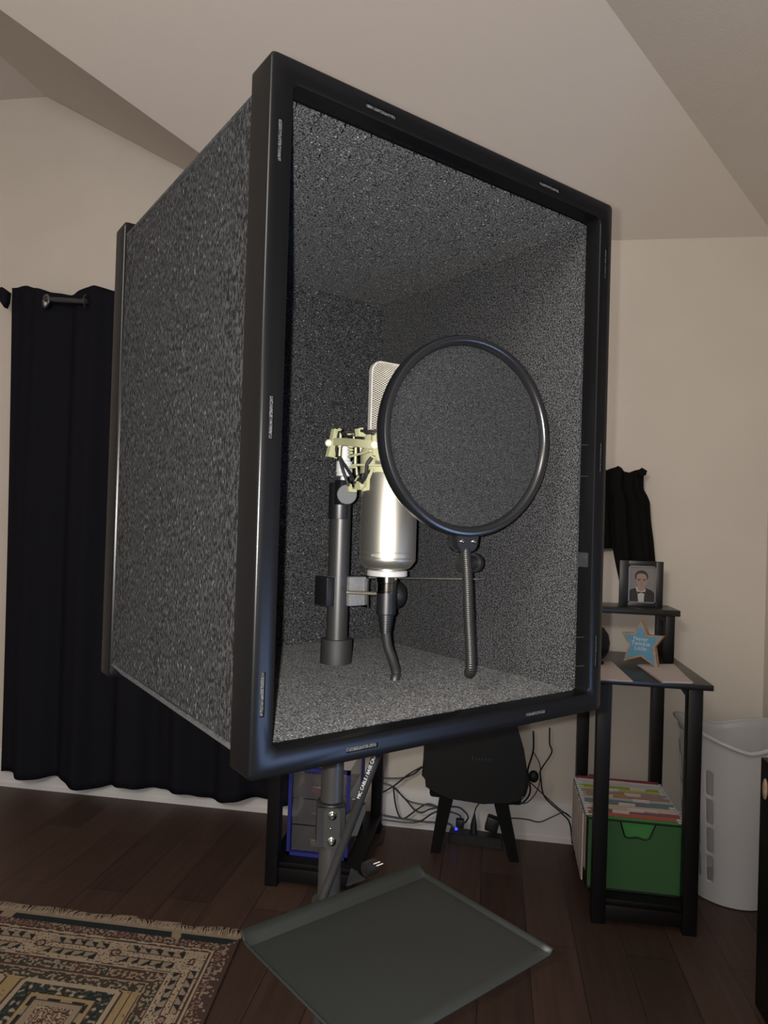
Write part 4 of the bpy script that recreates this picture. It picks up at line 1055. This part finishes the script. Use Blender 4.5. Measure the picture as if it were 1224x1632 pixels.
# ------------------------------------------------------------------ plastic drawers under the desk
dx0, dx1, dy0 = -.682, -.462, 2.42
dr = thing('drawer_unit', 'clear three drawer plastic unit with a blue frame under the desk', 'drawer unit', (-.57, 2.55, .077))
zd0, zd1 = .077, .385
for yq in (dy0, dy0 + .285):
    b = rect_ring(dx0, dx1, zd0, zd1, .012, yq, .015); part('blue_frame', b, 'bluepl', dr, 'blue plastic frame')
for xq in (dx0 + .002, dx1 - .005):
    b = B(); b.box((xq, dy0 + .012, zd0 + .004), (xq + .003, dy0 + .29, zd1 - .004)); part('side_panel', b, 'clear', dr)
for k in range(3):
    z0 = zd0 + .016 + k * .092
    b = B(); b.box((dx0 + .015, dy0 + .006, z0), (dx1 - .015, dy0 + .010, z0 + .088), .002); b.box((dx0 + .015, dy0 + .010, z0), (dx1 - .015, dy0 + .28, z0 + .003))
    q2 = part('clear_drawer', b, 'clear', dr, 'cloudy clear drawer')
    b = B(); cx_ = (dx0 + dx1) / 2; b.tube(spline([(cx_ - .035, dy0 + .004, z0 + .052), (cx_ - .02, dy0 - .006, z0 + .047), (cx_ + .02, dy0 - .006, z0 + .047), (cx_ + .035, dy0 + .004, z0 + .052)], 6), .006, 8); part('drawer_pull', b, 'clear', q2)
def item(px, py, r, m, lab):
    p_ = W(px, py, 1, dy0 - .001 + .04); 
    for k in range(3):
        fl = zd0 + .016 + k * .092 + .003
        if fl <= p_.z + .03: ff2 = fl
    p_.z = ff2 + r
    b = B(); b.ball(p_, (r, r, r)); solo('toy_ball', b, m, lab, 'toy', (p_.x, p_.y, ff2))
item(505, 1275, .018, 'red', 'red round item in the top clear drawer left of the stand tube')
item(548, 1285, .018, 'orange', 'orange round item in the top clear drawer right of the stand tube')
item(501, 1341, .016, 'yellow', 'yellow round item in the bottom clear drawer')

# ------------------------------------------------------------------ rug
ro = V((-.700, 2.022, 0))
uR = V((-1, -.012, 0)).normalized(); vR = V((.105, -1, 0)).normalized()         # s runs left, t runs towards the viewer
TAN, LT, DKT, BRN, PNK, GRN, GLD = (.235, .185, .13), (.30, .24, .17), (.018, .024, .026), (.062, .038, .032), (.17, .10, .085), (.035, .040, .032), (.27, .20, .10)
def nz(x, y, f, o=0): return MN.noise(V((x * f, y * f, o)))
def speck(s, t, base, hi, f=130, th=.12):
    n = nz(s, t, f, 5); 
    return hi if n > th else base
RL, RT_ = 2.3, 3.0
def rug(s, t):
    e = min(s / .78, t, (RL - s) / .78); a = t - .037 if e < t else s
    a -= .100
    top = e == t
    j = .002 * nz(s, t, 40)
    e += j
    if e < .012: return TAN if top else BRN
    if e < .040:
        if top:
            return TAN if (abs(s - .19 - .006 * nz(s, t, 30)) < .014 or s > .72 and s < .76) else DKT
        return speck(s, t, BRN, TAN, 90, .15)
    if e < .068: return speck(s, t, BRN, PNK if nz(s, t, 25) > 0 else TAN, 120, .02)
    if e < .074: return BRN
    if e < .082: return LT
    if e < .086: return BRN
    if e < .190:                                            # row border with two lines of dark triangles
        c = (e - .086) / .104
        per = .232; ph_ = (a - (.016 if c > .5 else .0)) % per
        lx = ph_ - .034
        rc = abs(((a - .0 + .0) % per) - .02); 
        rr0 = math.hypot(((a + .022) % per) - .022, (c - .5) * .104)
        if .009 < rr0 < .017: return BRN if nz(s, t, 200) > -.25 else PNK
        if rr0 < .005: return PNK
        for c0_, sg in ((.26, 1), (.74, -1)):
            h_ = .105
            if abs(c - c0_) < h_ * 1.35 and 0 < lx < .170:
                if abs(abs(c - c0_) - h_ * 1.2) < .016: return BRN
                k = (lx % .034) / .034; hh = (c - c0_) / h_ * sg
                if abs(hh) < 1 and k < .62 and k < .62 * (1 - (hh + 1) / 2) + .10: return DKT
                return TAN
        if abs(c) < .03 or abs(c - 1) < .03: return BRN
        return LT if nz(s, t, 180, 9) < .32 else BRN
    if e < .196: return LT
    if e < .202: return BRN
    if e < .236: return speck(s, t, (BRN if nz(s, t, 12) > 0 else GRN), TAN, 110, .03)
    if e < .244: return BRN
    if e < .250: return TAN
    # field: nested clipped medallions
    fs, ft = s - .385, t - .285
    cs_ = (fs + .165) % .33 - .165
    ft = ft % .56; dt = min(ft, .50 - ft)
    hx_ = .140 - abs(cs_)                                  # distance in from the medallion side
    oc = min(hx_, dt, (hx_ + dt) * .70 - .008)
    n1 = nz(s, t, 90, 2)
    if oc < -.030: return BRN if n1 > .2 else TAN if n1 < -.1 else GRN
    if oc < -.024: return BRN
    if oc < -.005: return GLD if n1 > -.5 else PNK
    if oc < 0: return BRN
    if oc < .014: return LT
    if oc < .017: return GRN
    if oc < .050:
        n = nz(s, t, 75, 7)
        return LT if n > .36 else PNK if n > .26 else (.07, .075, .05) if n > .1 else GRN if n < -.2 else DKT
    if oc < .053: return BRN
    if oc < .062: return GLD
    if oc < .072: return DKT if math.sin((cs_ if hx_ > dt else ft) * 95) > -.1 else TAN
    if oc < .075: return BRN
    if oc < .092: return TAN
    return LT if n1 > .18 else BRN if n1 > -.1 else TAN if n1 > -.3 else PNK
# fine cells near the visible corner, coarse elsewhere
def edges(vis, total, fine, coarse):
    out = [0]; 
    while out[-1] < vis: out.append(out[-1] + fine)
    while out[-1] < total: out.append(out[-1] + coarse)
    return out
SS, TT = edges(1.05, RL, .0032, .02), edges(.62, RT_, .0040, .02)
verts = []; 
for s in SS:
    for t in TT: verts.append(uR * s + vR * t + V((0, 0, .007 + .0006 * nz(s, t, 9))))
nT = len(TT); faces = []; colr = []
for i in range(len(SS) - 1):
    for j in range(nT - 1):
        faces.append((i * nT + j, i * nT + j + 1, (i + 1) * nT + j + 1, (i + 1) * nT + j))
        c = rug((SS[i] + SS[i + 1]) / 2, (TT[j] + TT[j + 1]) / 2); k = 1 + .22 * nz(SS[i], TT[j], 300, 3)
        colr.append((c[0] * k, c[1] * k, c[2] * k, 1))
rme = bpy.data.meshes.new('rug_pile'); rme.from_pydata(verts, [], faces)
at = rme.color_attributes.new('pattern', 'FLOAT_COLOR', 'CORNER')
flatc = []
for c in colr: flatc += list(c) * 4
at.data.foreach_set('color', flatc)
rm, t, bs = nt('woven_rug'); ca = t.nodes.new('ShaderNodeVertexColor'); ca.layer_name = 'pattern'
t.links.new(ca.outputs['Color'], bs.inputs['Base Color']); bs.inputs['Roughness'].default_value = .95; bs.inputs['Specular IOR Level'].default_value = .1
n = t.nodes.new('ShaderNodeTexNoise'); n.inputs['Scale'].default_value = 350; bpn = t.nodes.new('ShaderNodeBump'); bpn.inputs['Distance'].default_value = .002; bpn.inputs['Strength'].default_value = .6
tc = t.nodes.new('ShaderNodeTexCoord'); t.links.new(tc.outputs['Object'], n.inputs['Vector']); t.links.new(n.outputs['Fac'], bpn.inputs['Height']); t.links.new(bpn.outputs['Normal'], bs.inputs['Normal'])
rme.materials.append(rm)
rg = thing('rug', 'patterned tan and dark brown oriental rug with a cream fringe on the floor', 'rug', ro)
rp = bpy.data.objects.new('woven_pile', rme); COL.objects.link(rp); rp.parent = rg
md = rp.modifiers.new('s', 'SOLIDIFY'); md.thickness = .0065; md.offset = 0
rp.location.z = 0
b = B()
rnd = random.Random(3)
s = .0
while s < 1.6:
    bunch = .5 + .5 * MN.noise(V((s * 9, 0, 0))); ln = .030 + .035 * max(0, bunch)
    gap_ = MN.noise(V((s * 6.3, 4, 0)))
    if gap_ > .38: ln *= .35
    lean = MN.noise(V((s * 14, 8, 0))) * .9 + rnd.uniform(-.35, .35)
    p0 = ro + uR * s + V((0, 0, .007)); pts = []
    for k in range(5):
        f_ = k / 4; pts.append(p0 - vR * (ln * f_) + uR * (lean * ln * f_ * f_ + .002 * math.sin(k * 2 + s * 90)) + V((0, 0, .003 * math.sin(f_ * PI) + (-.004 if k == 4 else 0))))
    b.tube(pts, [.0017, .0016, .0013, .0012, .0006], 4, cap=False)
    s += rnd.uniform(.0022, .0042)
fg = part('fringe', b, 'fringe', rg, 'cream tassel fringe', sharp=80); fg['kind'] = 'stuff'

# ------------------------------------------------------------------ light
def area(name, loc, size, power, col, target, sy=None):
    l = bpy.data.lights.new(name, 'AREA'); l.energy = power; l.color = col; l.shape = 'RECTANGLE'; l.size = size; l.size_y = sy or size
    o = bpy.data.objects.new(name, l); COL.objects.link(o); o.location = loc
    o.rotation_euler = (V(target) - V(loc)).to_track_quat('-Z', 'Y').to_euler(); return o
fl = bpy.data.lights.new('phone_flash', 'SPOT'); fl.energy = 38; fl.color = (1.0, .965, .92); fl.shadow_soft_size = .0025; fl.spot_size = math.radians(150); fl.spot_blend = .75
fo = bpy.data.objects.new('phone_flash', fl); COL.objects.link(fo)
fo.matrix_world = MX.Translation(CAM + MW @ V((-.0105, .004, .0))) @ MW.to_4x4()
lp = bpy.data.lights.new('room_lamp', 'POINT'); lp.energy = 128; lp.color = (1.0, .94, .885); lp.shadow_soft_size = .30
lo_ = bpy.data.objects.new('room_lamp', lp); COL.objects.link(lo_); lo_.location = (-.75, -1.2, 2.25)
q_ = BOOTH @ V((.03, 0, .04)); dr_ = (BR @ V((.45, -.85, -.275))).normalized()
pl_ = q_ + dr_ * 1.9
print('added blue light at', pl_)
area('added_blue_light', pl_, .50, 10, (.36, .55, 1.0), q_, .50)  # unseen light, added to put a bluish reflection on the booth frame
w = bpy.data.worlds.new('world'); SC.world = w; w.use_nodes = True
w.node_tree.nodes['Background'].inputs['Color'].default_value = (.03, .028, .026, 1); w.node_tree.nodes['Background'].inputs['Strength'].default_value = .3
SC.view_settings.view_transform = 'Standard'; SC.view_settings.look = 'None'; SC.view_settings.exposure = .10; SC.view_settings.gamma = 1
SC.view_settings.use_curve_mapping = False
